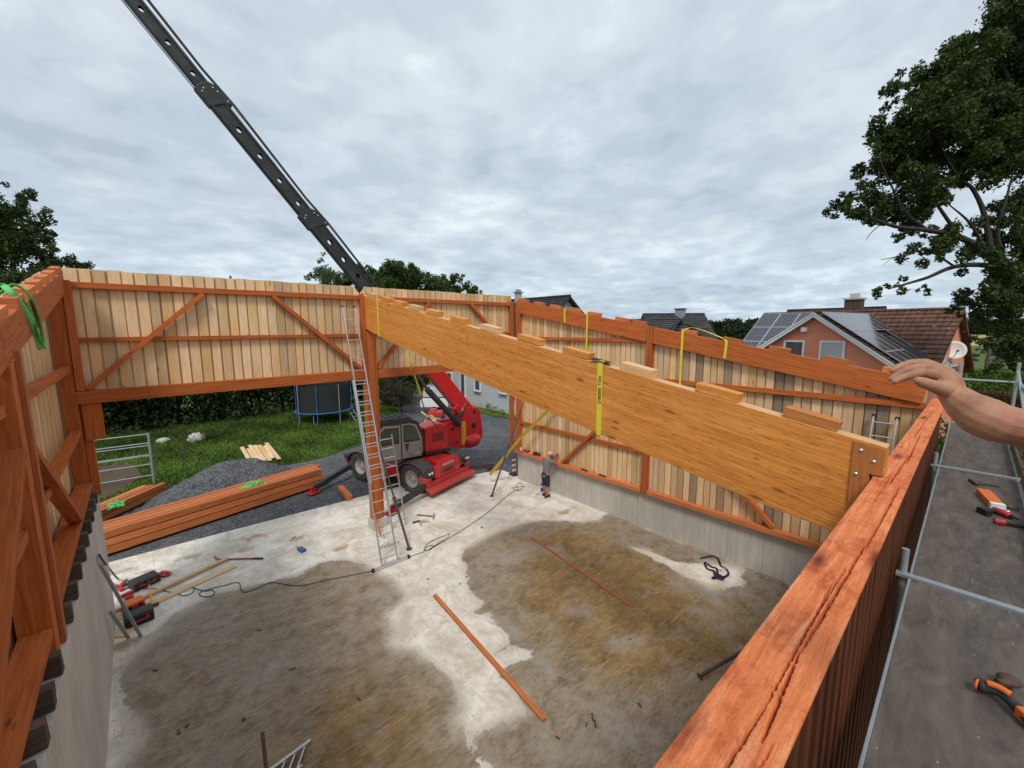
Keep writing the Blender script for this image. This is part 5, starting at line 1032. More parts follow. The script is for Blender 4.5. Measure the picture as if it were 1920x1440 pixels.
# --- worker at the right wall (faces +x)
wk = thing('person', 'worker in grey t-shirt, black shorts and pale cap leaning on the right wall sill', 'person')
bx, by = 10.72, 10.08
def q(x, y, z): return (bx+x, by+y, z)
hip, chest, neck, head = q(.02,0,.88), q(.10,0,1.22), q(.20,0,1.40), q(.27,0,1.56)
def headx(b):
    b.ball((head[0], head[1], head[2]), .098, 14, (1.0,.82,1.18)); b.ball((head[0]+.10, head[1], head[2]-.015), .022, 8, (1,.7,1.2)); b.ball((head[0]+.06, head[1], head[2]-.08), .05, 8)
    for s_ in (-1,1): b.ball((head[0]-.0, head[1]+s_*.085, head[2]-.005), .028, 8, (.7,.4,1.1)); b.ball((head[0]+.085, head[1]+s_*.033, head[2]+.012), .014, 6)
arms = []
for s_, hx, hy, hz in ((1, .44, .10, 1.36), (-1, .46, -.20, 1.44)):
    sh = q(.15, s_*.19, 1.36); el = q(.33, s_*.26, 1.16 if s_ > 0 else 1.24); wr_ = q(hx, hy, hz)
    arms.append([(sh, .052), (el, .038), (wr_, .027)]); W_ = Vector(wr_); dirn = (W_-Vector(el)).normalized()
    arms.append([(W_, .03, .6), (tuple(W_+dirn*.07), .036)])
    for f_ in range(4): o_ = Vector((0, (f_-1.5)*.019, 0)); arms.append([(tuple(W_+dirn*.07+o_), .010), (tuple(W_+dirn*.115+o_), .009), (tuple(W_+dirn*.13+o_+Vector((.02,0,-.03))), .008)])
    arms.append([(tuple(W_+dirn*.02), .012), (tuple(W_+dirn*.07+Vector((0,-s_*.05,0))), .010)])
legs = []
for s_, fx in ((1, .06), (-1, -.03)):
    legs += [[(q(.02, s_*.09, .86), .082), (q(.06+fx*.4, s_*.10, .48), .056), (q(.0+fx, s_*.10, .09), .037)], [(q(fx-.03, s_*.10, .05), .042), (q(fx+.16, s_*.11, .04), .036)]]
organic('body', [[(hip, .12, .75), (chest, .135), (q(.16,0,1.33), .12)], [(neck, .05), (head, .05)]]+arms+legs, M['skin'], wk, .011, 2, headx)
organic('t_shirt', [[(q(.02,0,.84), .150, .8), (q(.05,0,1.0), .145), (q(.10,0,1.22), .158), (q(.155,0,1.33), .140), (q(.18,0,1.37), .085)]]+[[(q(.13, s_*.13, 1.35), .085), (q(.15, s_*.20, 1.35), .068), (q(.25, s_*.235, 1.26), .056)] for s_ in (1,-1)], M['gtee'], wk, .013, 2)
organic('shorts', [[(q(.02,0,.88), .140, .85), (q(.02,0,.80), .135)]]+[[(q(.02, s_*.085, .82), .100), (q(.05+fx*.4, s_*.10, .47), .083)] for s_, fx in ((1,.06),(-1,-.03))], M['jeans'], wk, .013, 2)
b = MB(); b.ball((head[0]-.01, head[1], head[2]+.035), .106, 16, (1.02,.88,.80)); b.obox((head[0]+.13, head[1], head[2]+.03), ((1,0,-.15),(0,1,0),(.15,0,1)), (.06,.07,.006)); b.build('cap', M['cap'], wk, smooth=True)
for s_, fx in ((1, .06), (-1, -.03)): organic('shoe', [[(q(fx-.05, s_*.10, .055), .052), (q(fx+.15, s_*.11, .045), .045)]], M['shoe'], wk, .012, 1)
t = thing('impact_driver', 'dark cordless driver held against the cladding by the worker at the right wall', 'power tool')
b = MB(); b.tube([(11.16,9.93,1.50),(11.24,9.93,1.56)], .03, 10); b.tube([(11.17,9.93,1.50),(11.13,9.90,1.38)], .022, 8); b.build('body', M['blackpl'], t); b = MB(); b.obox((11.12,9.89,1.36), ((1,0,0),(0,1,0),(0,0,1)), (.04,.03,.025)); b.build('battery', M['toolred'], t)
t = thing('bottle', 'tall blue bottle with white label standing on the slab by the worker', 'bottle'); p = OZ(1016, 921, 0); b = MB(); b.lathe([(0,0),(.05,0),(.055,.01),(.055,.24),(.05,.26),(.05,.31),(.0,.31)], p, UZ, 20); b.build('bottle_body', M['blue'], t, smooth=False); b = MB(); b.lathe([(.056,.17),(.0565,.17),(.0565,.23),(.056,.23)], p, UZ, 20); b.build('label', M['white'], t)
# tools on the sill of the right wall
for (y_, kind, lbl) in ((11.55, 0, 'small red and black driver on the sill nearest the far corner post'), (10.95, 1, 'black two-part charger on the sill left of the worker'), (8.6, 2, 'dark clamp lying on the sill right of the brace foot'), (7.85, 2, 'pair of pliers lying on the sill midway to the middle post'), (11.85, 3, 'small white and red can on the sill in the far corner')):
    if kind == 0: t = cordless((XR-.10, y_, 1.29), 1.2, ('toolred','black','toolred'), lbl, 1.2)
    elif kind == 1:
        t = thing('battery_charger', lbl, 'charger'); b = MB(); b.obox((XR-.1, y_+.06, 1.345), ((1,0,0),(0,1,0),(0,0,1)), (.07,.08,.06)); b.build('charger_body', M['blackpl'], t, bevel=.01); b = MB(); b.obox((XR-.1, y_-.13, 1.35), ((1,0,0),(0,1,.2),(0,-.2,1)), (.05,.05,.06)); b.build('battery', M['fender'], t, bevel=.01)
    elif kind == 2:
        b = MB(); b.tube([(XR-.15, y_-.12, 1.30), (XR-.1, y_+.1, 1.30)], .014, 6); b.tube([(XR-.08, y_-.12, 1.30), (XR-.1, y_+.1, 1.31)], .014, 6); b.obox((XR-.1, y_+.12, 1.305), ((1,0,0),(0,1,0),(0,0,1)), (.03,.03,.02)); tag(b.build('hand_tool', M['black']), lbl, 'tool')
    else:
        b = MB(); b.lathe([(0,0),(.035,0),(.035,.1),(.02,.12),(0,.12)], (XR-.09, y_, 1.285), UZ, 14); tag(b.build('paint_can', M['white']), lbl, 'can')
# --- person on the scaffold: the arm reaching into the picture
pp = thing('person', 'person beyond the right edge in blue t-shirt stretching a bare arm over the near beam', 'person')
E_, Wr = W(1868, 796, .93), W(1782, 742, 1.03); SH = Vector((1.50, -.34, 5.80))
fm = W(1832, 780, .97); pc = W(1757, 712, 1.05)
def Wc(u, v, d): return tuple(W(u, v, d))
arm = [[(tuple(SH), .060), (Wc(1935,806,.94), .047), (Wc(1900,799,.93), .042), (Wc(1870,793,.925), .044), (Wc(1842,781,.945), .046), (Wc(1812,762,.985), .038), (Wc(1788,740,1.02), .029), (Wc(1777,722,1.035), .026)]]
hand = [[(Wc(1782,722,1.03), .027), (Wc(1766,706,1.045), .029), (Wc(1752,698,1.05), .024)],
        [(Wc(1778,712,1.05), .024), (Wc(1758,696,1.075), .022), (Wc(1748,692,1.08), .018)],
        [(Wc(1780,728,1.02), .022), (Wc(1768,728,1.015), .021)],
        # index .. little finger
        [(Wc(1752,703,1.035), .0135), (Wc(1728,698,1.03), .0118), (Wc(1708,703,1.03), .0105), (Wc(1690,709,1.035), .0095), (Wc(1678,715,1.035), .0080)],
        [(Wc(1750,696,1.06), .0135), (Wc(1724,689,1.065), .0118), (Wc(1702,693,1.065), .0105), (Wc(1684,702,1.06), .0095), (Wc(1672,711,1.06), .0080)],
        [(Wc(1752,691,1.085), .013), (Wc(1728,681,1.095), .0115), (Wc(1706,681,1.10), .0102), (Wc(1688,687,1.10), .0092), (Wc(1673,695,1.10), .0078)],
        [(Wc(1756,688,1.11), .012), (Wc(1736,679,1.12), .0102), (Wc(1718,679,1.125), .0092), (Wc(1704,682,1.13), .0082), (Wc(1692,687,1.13), .0070)],
        # thumb
        [(Wc(1778,732,1.01), .020), (Wc(1760,727,1.0), .0165), (Wc(1742,721,.995), .0135), (Wc(1730,717,.995), .0130), (Wc(1722,714,.995), .0105)]]
PX, PY = 1.30, -.50; G0 = DZ
def r(x, y, z): return (PX+x, PY+y, G0+z)
torso = [[(r(0,0,.95), .13, 1), (r(0,0,1.25), .145), (r(0,.0,1.46), .13)], [(r(0,0,1.50), .058), (r(.0,.02,1.64), .062)],
         [(r(.0,.0,1.46), .10), (tuple((SH+Vector(r(0,0,1.50)))/2), .085), (tuple(SH), .066)],
         [(r(-.1,0,1.46), .085), (r(-.17,0,1.44), .062), (r(-.20,-.05,1.14), .048), (r(-.17,.06,.90), .034)], [(r(-.17,.06,.90), .03), (r(-.165,.10,.80), .03)]]
for s_ in (1,-1): torso += [[(r(s_*.09,0,.95), .095), (r(s_*.10,.02,.52), .062), (r(s_*.10,-.01,.10), .042)], [(r(s_*.10,-.03,.055), .04), (r(s_*.11,.15,.04), .035)]]
for k_ in range(4): torso.append([(r(-.165+.018*(k_-1.5),.11,.78), .010), (r(-.165+.018*(k_-1.5),.12,.71), .009)])
def hd2(b):
    c = Vector(r(0,.03,1.76)); b.ball(c, .105, 16, (.82,1,1.2)); b.ball(c+Vector((0,.105,-.02)), .024, 8, (.7,1,1.2)); b.ball(c+Vector((0,.06,-.09)), .052, 8)
    for s_ in (-1,1): b.ball(c+Vector((s_*.09,0,-.01)), .03, 8, (.4,.7,1.1)); b.ball(c+Vector((s_*.035,.09,.015)), .015, 6)
organic('body', arm+hand+torso, M['skin'], pp, .0027, 2, hd2)
# fingernails
sv = Vector(Wc(1956,804,.945)); organic('t_shirt', [[(tuple(sv), .052), (Wc(1990,808,.95), .056), (tuple(SH), .082), (tuple((SH+Vector(r(0,0,1.48)))/2), .10)], [(r(0,0,.86), .165, .85), (r(0,0,1.2), .165), (r(0,0,1.44), .15), (r(0,0,1.52), .08)], [(r(-.1,0,1.45), .095), (r(-.185,0,1.42), .078), (r(-.20,-.02,1.26), .062)]], M['btee'], pp, .009, 2)
organic('trousers', [[(r(0,0,.97), .15, .85), (r(0,0,.88), .15)]]+[[(r(s_*.085,0,.88), .11), (r(s_*.10,.02,.50), .083), (r(s_*.10,0,.12), .07)] for s_ in (1,-1)], M['jeans'], pp, .012, 2)
for s_ in (1,-1): organic('shoe', [[(r(s_*.10,-.05,.055), .053), (r(s_*.11,.15,.045), .048)]], M['shoe'], pp, .012, 1)
b = MB(); b.ball(r(0,.01,1.80), .112, 16, (.86,1,1.0)); b.build('hair', M['hair'], pp, smooth=True)
# ================================================================ yard things behind the front wall
gt_ = thing('field_gate', 'galvanised tubular field gate standing left of the gravel heap', 'gate'); gp = OZ(289, 903, 0); gq = Vector((-4.2, 22.5, 0)); top_ = OX(276, 799, gp.x).z
hgt_ = 2.05; b = MB(); b.tube([gp-UZ*.1, gp+UZ*hgt_], .045, 12); b.build('gate_post', M['galv'], gt_)
for f_ in (.98, .80, .75, .56, .54, .37, .14):
    b = MB(); b.tube([gp+UZ*hgt_*f_, gq+UZ*hgt_*f_], .022, 8); b.build('bar', M['galv'], gt_)
b = MB(); b.tube([gq-UZ*.1, gq+UZ*hgt_], .045, 12); b.build('gate_post', M['galv'], gt_)
# trampoline
tr = thing('trampoline', 'round garden trampoline with blue rim and dark safety net before the hedge', 'trampoline'); tc = Vector((9.15, 29.2, 0)); trr = 1.75
b = MB(); ring = [tc+Vector((math.cos(a)*trr, math.sin(a)*trr, .78)) for a in np.linspace(0, 2*math.pi, 41)[:-1]]; b.tube(ring, .085, 8, closed=True, flat=.45); b.build('rim_pad', M['trampblue'], tr, smooth=True)
b = MB(); b.lathe([(0,.76),(trr-.05,.76),(trr-.05,.77),(0,.77)], tc, UZ, 40); b.build('mat', M['black'], tr)
m = NM('safety_net', .8, .2); m.col((.03,.035,.035)); m.b.inputs['Alpha'].default_value = .82; M['net'] = m.mat
b = MB(); nr = trr-.12
for i in range(40):
    a, c = 2*math.pi*i/40, 2*math.pi*(i+1)/40; b.quad([tc+Vector((math.cos(a)*nr, math.sin(a)*nr, .8)), tc+Vector((math.cos(c)*nr, math.sin(c)*nr, .8)), tc+Vector((math.cos(c)*nr, math.sin(c)*nr, 2.5)), tc+Vector((math.cos(a)*nr, math.sin(a)*nr, 2.5))])
b.build('safety_net', M['net'], tr)
for i in range(8):
    a = 2*math.pi*(i+.3)/8; p_ = tc+Vector((math.cos(a)*(trr+.02), math.sin(a)*(trr+.02), 0)); b = MB(); b.tube([p_+UZ*-.05, p_+UZ*2.6], .028, 8); b.build('pole', M['trampblue'] if i % 2 else M['galv'], tr)
for i in range(4):
    a = 2*math.pi*(i+.55)/4; p_ = tc+Vector((math.cos(a)*(trr-.05), math.sin(a)*(trr-.05), 0)); b = MB(); b.tube([p_+UZ*.7, p_-UZ*.05], .025, 8); b.build('leg', M['galv'], tr)
b = MB(); l0 = tc+Vector((trr*.75, -trr*.7, .75)); 
for s_ in (-.15,.15): b.tube([l0+Vector((s_,-.02,0)), l0+Vector((s_+.25,-.7,-.8))], .018, 6)
for k_ in (1,2,3): c_ = l0+Vector((.25*k_/3.6,-.7*k_/3.6,-.8*k_/3.6)); b.tube([c_-Vector((.15,0,0)), c_+Vector((.15,0,0))], .016, 6)
b.build('step_ladder', M['galv'], tr)
# rocks, sapling, stake
def rock(c, r_, label):
    b = MB(); b.ball(c, r_, 14, (1.25,.9,.7)); 
    for v in b.v: n_ = noise.noise(v*2.2)*.35+noise.noise(v*6)*.12; v += (v-Vector(c))*n_
    return tag(b.build('boulder', M['conc'], smooth=False), label, 'boulder')
p = OZ(370, 826, 0); rock((p.x, p.y, .15), .40, 'large grey boulder before the dark hedge left of the lawn boards'); p = OZ(308, 828, 0); rock((p.x, p.y, .05), .27, 'smaller grey boulder nearer the gate before the hedge')
def tree(name, label, cat, trunk, clumps, mat, n, size, seed, group=None, bark='bark', **k):
    t = thing(name, label, cat, group)
    b = MB()
    for pts, rr in trunk: b.tube(wig(pts, 4), list(np.interp(np.linspace(0, 1, len(wig(pts, 4))), np.linspace(0, 1, len(rr)), rr)), 8)
    b.build('trunk', M[bark], t, smooth=True); V, Fc, T = leaves(clumps, n*(2.6 if n < 200 else 1), size, seed=seed, **k); mesh_np('crown', V, Fc, M[mat], T, parent=t); return t
p = OZ(345, 862, 0); tree('sapling', 'young staked sapling on the lawn left of the boards', 'sapling', [([p, p+UZ*.8, p+UZ*1.7], [.03,.025,.01])], split((p.x, p.y, 1.25), .7, 16, 3, .35), 'leaf_mid', 420, .10, 4)
b = MB(); p = OZ(348, 866, 0); b.tube([p-UZ*.1, p+UZ*1.3], .03, 8); tag(b.build('stake', M['oldwood']), 'thin wooden stake beside the sapling on the lawn', 'stake')
# dark hedge belt
hb = thing('hedge', 'tall dark unclipped hedge of trees filling the view below the front wall', 'hedge'); cl = []
rg = np.random.default_rng(8)
for i in range(620):
    x = rg.uniform(-17, 14.0); y = 33.4+rg.uniform(0, 2.6)+(x*.02); z = rg.uniform(.1, 6.6); cl.append(((x, y, z), rg.uniform(.8, 1.5)))
V, Fc, T = leaves(cl, 110, .26, .8, 1.8, 6, .2, .45, .75); mesh_np('foliage', V, Fc, M['leaf_hedge'], T, parent=hb)
b = MB()
for i in range(26): x = -15+i*1.2+rg.uniform(-.3,.3); b.tube([(x, 34.8, -.2), (x+rg.uniform(-.3,.3), 34.9, 3), (x+rg.uniform(-.6,.6), 35, 5.5)], [.14,.10,.05], 7)
b.build('stems', M['bark'], hb)
# tall weeds and shrubs along the hedge foot
for i, (u, v, rr_) in enumerate(((400,826,.8),(430,818,.7),(330,832,.7),(250,835,.9),(470,812,.6),(500,806,.6),(210,842,.8))):
    p = OZ(u, v, 0); V, Fc, T = leaves(split((p.x, p.y+.4, .45), rr_, 9, i, .5, .6), 300, .13, 1, 3., i+40); o = mesh_np('shrub', V, Fc, M['leaf_mid'], T); tag(o, 'low green weedy shrub at the foot of the dark hedge', 'shrub', 'weedy shrubs along the hedge foot')
# copper bush, firewood, trailer, small red tractor thing
p = Vector((14.3, 28.2, 0)); cb_ = split((p.x, p.y, 1.7), 1.5, 34, 5, .38)
tree('bush', 'brownish grey leaved bush behind the crane cab', 'bush', [([p, p+Vector((.1,0,.8)), p+Vector((-.2,.1,2.0))], [.08,.06,.03])], cb_, 'leaf_red', 420, .14, 5)
rg = random.Random(3); fw_ = []
for i in range(34):
    c = OZ(795, 803, 0)+Vector((rg.uniform(-1.3,1.3), rg.uniform(-.6,.7), rg.uniform(.03,.45))); a = rg.uniform(0, 3.14); b = MB(); L_2 = rg.uniform(.25,.6); b.obox(c, ((math.cos(a), math.sin(a), rg.uniform(-.4,.4)),(-math.sin(a), math.cos(a), 0),(0,0,1)), (L_2/2, .05, .04)); tag(b.build('firewood_piece', M['glulam_top' if rg.random() < .7 else 'oldwood']), 'split firewood piece in the heap behind the crane cab', 'firewood', 'firewood heap behind the crane')
for k_ in range(3):
    b = MB(); b.bar(OZ(790+9*k_, 772+3*k_, .8), OZ(835-3*k_, 806-3*k_, .3), .10, .03); tag(b.build('board', M['glulam_top']), 'pale board leaning over the firewood heap behind the crane', 'board', 'boards on the firewood heap')
tl = thing('trailer', 'small white trailer with grey raised cover parked behind the red boom', 'trailer'); c = OZ(818, 772, 0); yaw = Matrix.Rotation(-.75, 3, 'Z'); X_a, Y_a = yaw @ Vector((1,0,0)), yaw @ Vector((0,1,0))
b = MB(); b.obox(c+UZ*.80, (X_a, Y_a, UZ), (1.0,.75,.32)); b.build('body', M['white'], tl, bevel=.03); b = MB(); b.prism([c+UZ*1.2-X_a*.9-Y_a*.7, c+UZ*1.2+X_a*.9-Y_a*.7, c+UZ*1.85+X_a*.75-Y_a*.5, c+UZ*1.95-X_a*.75-Y_a*.5], Y_a*1.3); b.build('cover', M['galv'], tl, bevel=.05)
for s_ in (-1,1): b = MB(); b.lathe([(0,-.09),(.28,-.09),(.30,0),(.28,.09),(0,.09)], c+UZ*.25+Y_a*s_*.8, Y_a, 20); b.build('wheel', M['tyre'], tl)
b = MB(); b.bar(c+UZ*.5+X_a*1.0, c+UZ*.4+X_a*1.7, .07, .07); b.build('drawbar', M['galv'], tl)
mo_ = thing('mower', 'small red garden mower beside the white trailer', 'mower'); c = OZ(818, 786, 0); b = MB(); b.obox(c+UZ*.4, (X_a,Y_a,UZ), (.5,.35,.2)); b.obox(c+UZ*.62-X_a*.2, (X_a,Y_a,UZ), (.22,.3,.12)); b.build('body', M['machredd'], mo_, bevel=.07)
for s_ in (-1,1):
    for f_ in (-.35,.35): b = MB(); b.lathe([(0,-.06),(.16,-.06),(.17,0),(.16,.06),(0,.06)], c+UZ*.12+Y_a*s_*.35+X_a*f_, Y_a, 16); b.build('wheel', M['tyre'], mo_)
t = thing('barrier_post', 'red and white striped barrier board at the far end of the right concrete wall', 'barrier'); 
for k_ in range(7): b = MB(); b.box((11.36, 12.55, .05+k_*.11), (11.52, 12.58, .05+(k_+1)*.11)); b.build('stripe', M['toolred'] if k_ % 2 == 0 else M['white'], t)
b = MB(); b.box((11.3, 12.4, -.08), (11.6, 12.75, .045)); b.build('foot', M['black'], t)
fpz = OX(968, 757, 20.0); t = thing('flower_pot', 'red flower pot with a small plant hanging on the white house wall', 'flower pot'); b = MB(); b.lathe([(0,0),(.18,0),(.24,.28),(0,.28)], (19.85, 21.95, .95), UZ, 16); b.build('pot', M['toolred'], t); V, Fc, T = leaves([((19.85,21.95,1.45), .25)], 900, .1, 1, 2.4, 3); mesh_np('plant', V, Fc, M['leaf_mid'], T, parent=t)
V, Fc, T = leaves([(tuple(OZ(u, v, .2)), .35) for u, v in ((915,762),(905,757),(925,768),(895,754),(940,773))], 500, .16, 1, 4., 12); tag(mesh_np('weeds', V, Fc, M['leaf_mid'], T), 'long grass tufts growing along the foot of the white house', 'weeds', kind='stuff')
# ================================================================ houses
def tilemat(name, c1, c2, cw=.30, spots=None):
    m = NM(name, .75, .3); br = m.n('ShaderNodeTexVoronoi', Scale=1.); m.l(m.map('UV', (1/cw, 1/.36, 1)), br.inputs['Vector']); sc = m.n('ShaderNodeSeparateColor'); m.l(br.outputs['Color'], sc.inputs[0])
    b = m.mix(sc.outputs[0], c1, c2); b = m.mix(m.ramp(m.noise(m.map('Object', (1,1,1)), 1.4, 7, .65), [(.42, (0,)*3), (.7, (.65,)*3)]), b, tuple(x*.5 for x in c1))
    if spots: v = m.vor(m.map('Object', (1,1,1)), 1.6); b = m.mix(m.ramp(v.outputs['Distance'], [(.07, (.9,)*3), (.10, (0,)*3)]), b, spots)
    m.col(b); sx = m.n('ShaderNodeSeparateXYZ'); m.l(m.map('UV', (1,1,1)), sx.inputs[0]); m.bump(m.m('SINE', m.m('MULTIPLY', sx.outputs[0], 2*math.pi/cw)), 1., .03); return m.mat
M['tile_red'] = tilemat('red_brown_roof_tiles', (.13,.062,.042), (.20,.095,.062), spots=(.45,.43,.36)); M['tile_dark'] = tilemat('anthracite_roof_tiles', (.030,.030,.034), (.055,.054,.058)); M['tile_grey'] = tilemat('dark_grey_roof_tiles', (.045,.045,.048), (.075,.073,.075))
def render(name, c, v_=.06):
    m = NM(name, .9, .15); O = m.map('Object', (1,1,1)); m.col(m.mix(m.noise(O, .8, 7, .6), tuple(x*(1-v_*2) for x in c), c)); m.bump(m.noise(O, 60, 3), .2, .01); return m.mat
M['pink'] = render('salmon_render', (.80,.30,.18)); M['hwhite'] = render('white_render', (.52,.54,.56)); M['hcream'] = render('cream_render', (.62,.60,.55))
def roofplane(b, e0, e1, r1, r0, rows, th=.05):
    """eave start, eave end, ridge end, ridge start; overlapping tile rows"""
    e0, e1, r1, r0 = map(Vector, (e0, e1, r1, r0)); nrm = (e1-e0).cross(r0-e0).normalized()
    if nrm.z < 0: nrm = -nrm
    U = (e1-e0).length; Hh = (r0-e0).length; n0 = len(b.v)
    for i in range(rows):
        t0, t1 = i/rows, (i+1)/rows; a, c = e0.lerp(r0, t0)+nrm*th, e1.lerp(r1, t0)+nrm*th; d, g_ = e0.lerp(r0, t1)+nrm*.004, e1.lerp(r1, t1)+nrm*.004; a2, c2 = e0.lerp(r0, t0)+nrm*.002, e1.lerp(r1, t0)+nrm*.002
        l0, l1 = (c-a).length, (g_-d).length
        b.quad([a, c, g_, d], uvs=[(0,Hh*t0),(l0,Hh*t0),(l1,Hh*t1),(0,Hh*t1)]); b.quad([a2, c2, c, a], uvs=[(0,Hh*t0),(l0,Hh*t0),(l0,Hh*t0+.05),(0,Hh*t0+.05)])
    b.prism([e0, e1, r1, r0], -nrm*.14)
def window(par, c, xd, w_, h, glass='glass', frame='white', blind=None, nrm=None):
    """c centre on the wall face, xd along the wall, nrm outward"""
    c, xd, nrm = Vector(c), Vector(xd).normalized(), Vector(nrm).normalized(); b = MB()
    for s_ in (-1,1): b.obox(c+xd*s_*(w_/2-.05)+nrm*.02, (xd, UZ, nrm), (.05, h/2, .045))
    for s_ in (-1,1): b.obox(c+UZ*s_*(h/2-.05)+nrm*.02, (xd, UZ, nrm), (w_/2-.10, .05, .045))
    f_ = b.build('window', M[frame], par, bevel=.004); b = MB(); b.obox(c+nrm*.012, (xd, UZ, nrm), (w_/2-.1, h/2-.1, .008)); b.build('pane', M[glass], f_)
    b = MB(); b.obox(c-UZ*(h/2+.03)+nrm*.07, (xd, UZ, nrm), (w_/2+.05, .025, .09)); b.build('sill', M['galv'], f_)
    if blind: b = MB(); b.obox(c+nrm*.022+UZ*(h/2-.1-blind/2), (xd, UZ, nrm), (w_/2-.1, blind/2, .004)); b.build('blind', M['hwhite'], f_)
# pink house with solar panels
ph = thing('house', 'salmon pink house with brown tiled roofs and many solar panels', 'house')
HA = math.radians(82); ha, hr = Vector((math.cos(HA), math.sin(HA), 0)), Vector((math.sin(HA), -math.cos(HA), 0)); H0 = Vector((25.62, 5.54, 0))
def HP(a, r_, z): return H0 + ha*a + hr*r_ + UZ*z
pk = 6.88; sl_ = .725; hw = 4.15
b = MB(); b.prism([HP(hw-.35, .25, -.1), HP(-hw+.35, .25, -.1), HP(-hw+.35, .25, pk-.18-(hw-.35)*sl_), HP(0, .25, pk-.18), HP(hw-.35, .25, pk-.18-(hw-.35)*sl_)], hr*7.5)
b.prism([HP(6.0, 4.4, -.1), HP(-3.7, 4.4, -.1), HP(-3.7, 4.4, 4.2), HP(6.0, 4.4, 4.2)], hr*7.2)
for a_ in (-3.7, 5.9): b.prism([HP(a_, 4.4, 4.2), HP(a_, 11.6, 4.2), HP(a_, 8.0, 6.92)], ha*.1)
b.build('wall', M['pink'], ph)
for sgn, nm_ in ((1,'l'),(-1,'r')):
    b = MB(); roofplane(b, HP(sgn*hw, 0, pk-hw*sl_), HP(sgn*hw, 8.2, pk-hw*sl_), HP(0, 8.2, pk), HP(0, 0, pk), 15); rf_ = b.build('roof', M['tile_red'], ph)
    b = MB(); dv = (HP(sgn*hw, 0, pk-hw*sl_)-HP(0, 0, pk)).normalized(); nn_ = hr.cross(dv).normalized(); nn_ = nn_ if nn_.z > 0 else -nn_
    b.bar(HP(0, -.05, pk)-nn_*.10, HP(sgn*hw, -.05, pk-hw*sl_)-nn_*.10, .09, .17, up=nn_); b.bar(HP(0, -.115, pk)-nn_*.02, HP(sgn*hw, -.115, pk-hw*sl_)-nn_*.02, .035, .07, up=nn_); b.build('barge_board', M['white'], rf_, bevel=.004)
b = MB(); roofplane(b, HP(-4.0, 3.0, 7.06-5.0*.73), HP(6.1, 3.0, 7.06-5.0*.73), HP(6.1, 8.0, 7.06), HP(-4.0, 8.0, 7.06), 16); mr1 = b.build('roof', M['tile_red'], ph)
b = MB(); roofplane(b, HP(6.1, 13.0, 7.06-5.0*.73), HP(-4.0, 13.0, 7.06-5.0*.73), HP(-4.0, 8.0, 7.06), HP(6.1, 8.0, 7.06), 10); b.build('roof', M['tile_red'], ph)
b = MB(); b.tube([HP(-4.0, 8.0, 7.09), HP(6.1, 8.0, 7.09)], .10, 8); b.build('ridge_cap', M['tile_red'], mr1); b = MB(); b.tube([HP(0, .1, pk+.03), HP(0, 8, pk+.03)], .09, 8); b.build('ridge_cap', M['tile_red'], rf_)
window(ph, HP(.88, .245, 4.92), ha, 1.0, 1.1, blind=.0, nrm=-hr); window(ph, HP(-.82, .245, 4.90), ha, 1.08, 1.15, blind=.8, nrm=-hr); window(ph, HP(-3.705, 6.2, 4.6), hr, .6, 1.5, nrm=-ha)
b = MB(); b.obox(HP(.42, .12, 6.02), (ha, hr, UZ), (.13,.13,.12)); b.build('wall_lamp', M['white'], ph, bevel=.03)
m = NM('solar_cells', .12, .7); bt = m.n('ShaderNodeTexBrick'); m.l(m.map('UV', (1,1,1)), bt.inputs['Vector']); bt.offset = 0; bt.squash = 1
for k_, v_ in (('Scale',1.),('Brick Width',.156),('Row Height',.156),('Mortar Size',.007),('Mortar Smooth',.1)): bt.inputs[k_].default_value = v_
bt.inputs['Color1'].default_value = (.012,.014,.024,1); bt.inputs['Color2'].default_value = (.018,.02,.032,1); bt.inputs['Mortar'].default_value = (.30,.31,.33,1); m.col(bt.outputs['Color']); M['pv'] = m.mat
def panel(par, c, ud, vd, w_, h):
    ud, vd = ud.normalized(), vd.normalized(); n_ = ud.cross(vd); n_ = n_ if n_.z > 0 else -n_; b = MB(); o_ = c+n_*.14
    b.quad([o_-ud*w_/2-vd*h/2+n_*.02, o_+ud*w_/2-vd*h/2+n_*.02, o_+ud*w_/2+vd*h/2+n_*.02, o_-ud*w_/2+vd*h/2+n_*.02]); p_ = b.build('solar_panel', M['pv'], par)
    b = MB()
    for s_ in (-1,1): b.bar(o_+ud*s_*w_/2-vd*h/2, o_+ud*s_*w_/2+vd*h/2, .035, .05, up=n_); b.bar(o_+vd*s_*h/2-ud*(w_/2+.017), o_+vd*s_*h/2+ud*(w_/2+.017), .035, .05, up=n_)
    b.build('panel_frame', M['alu'], p_)
dsl = (HP(-hw, 0, pk-hw*sl_)-HP(0, 0, pk)).normalized()
for rr_, cols in ((0, range(7)), (1, (0,1,2,5,6)), (2, (0,1,2,5,6))):
    for k_ in cols: panel(ph, HP(0, .85+k_*1.0, pk)+dsl*(.95+rr_*1.62), hr, dsl, .97, 1.56)
b = MB(); nn_ = hr.cross(dsl); nn_ = nn_ if nn_.z > 0 else -nn_
b.obox(HP(0, 4.3, pk)+dsl*2.9+nn_*.10, (hr, dsl, nn_), (.45,.65,.06)); b.build('skylight', M['blackpl'], ph, bevel=.02)
for k_ in range(5): b = MB(); b.tube([HP(0, 3.6+k_*.28, pk)+dsl*3.2+nn_*.16, HP(0, 3.6+k_*.28, pk)+dsl*4.9+nn_*.16], .05, 8); b.build('collector_tube', M['blackpl'], ph)
dm = (HP(0, 3, 7.06-5*.73)-HP(0, 8, 7.06)).normalized()
for rr_ in (0,1,2):
    for k_ in range(3): panel(ph, HP(5.5-k_*1.22, 8.0, 7.06)+dm*(.95+rr_*1.62), ha, dm, 1.18, 1.56)
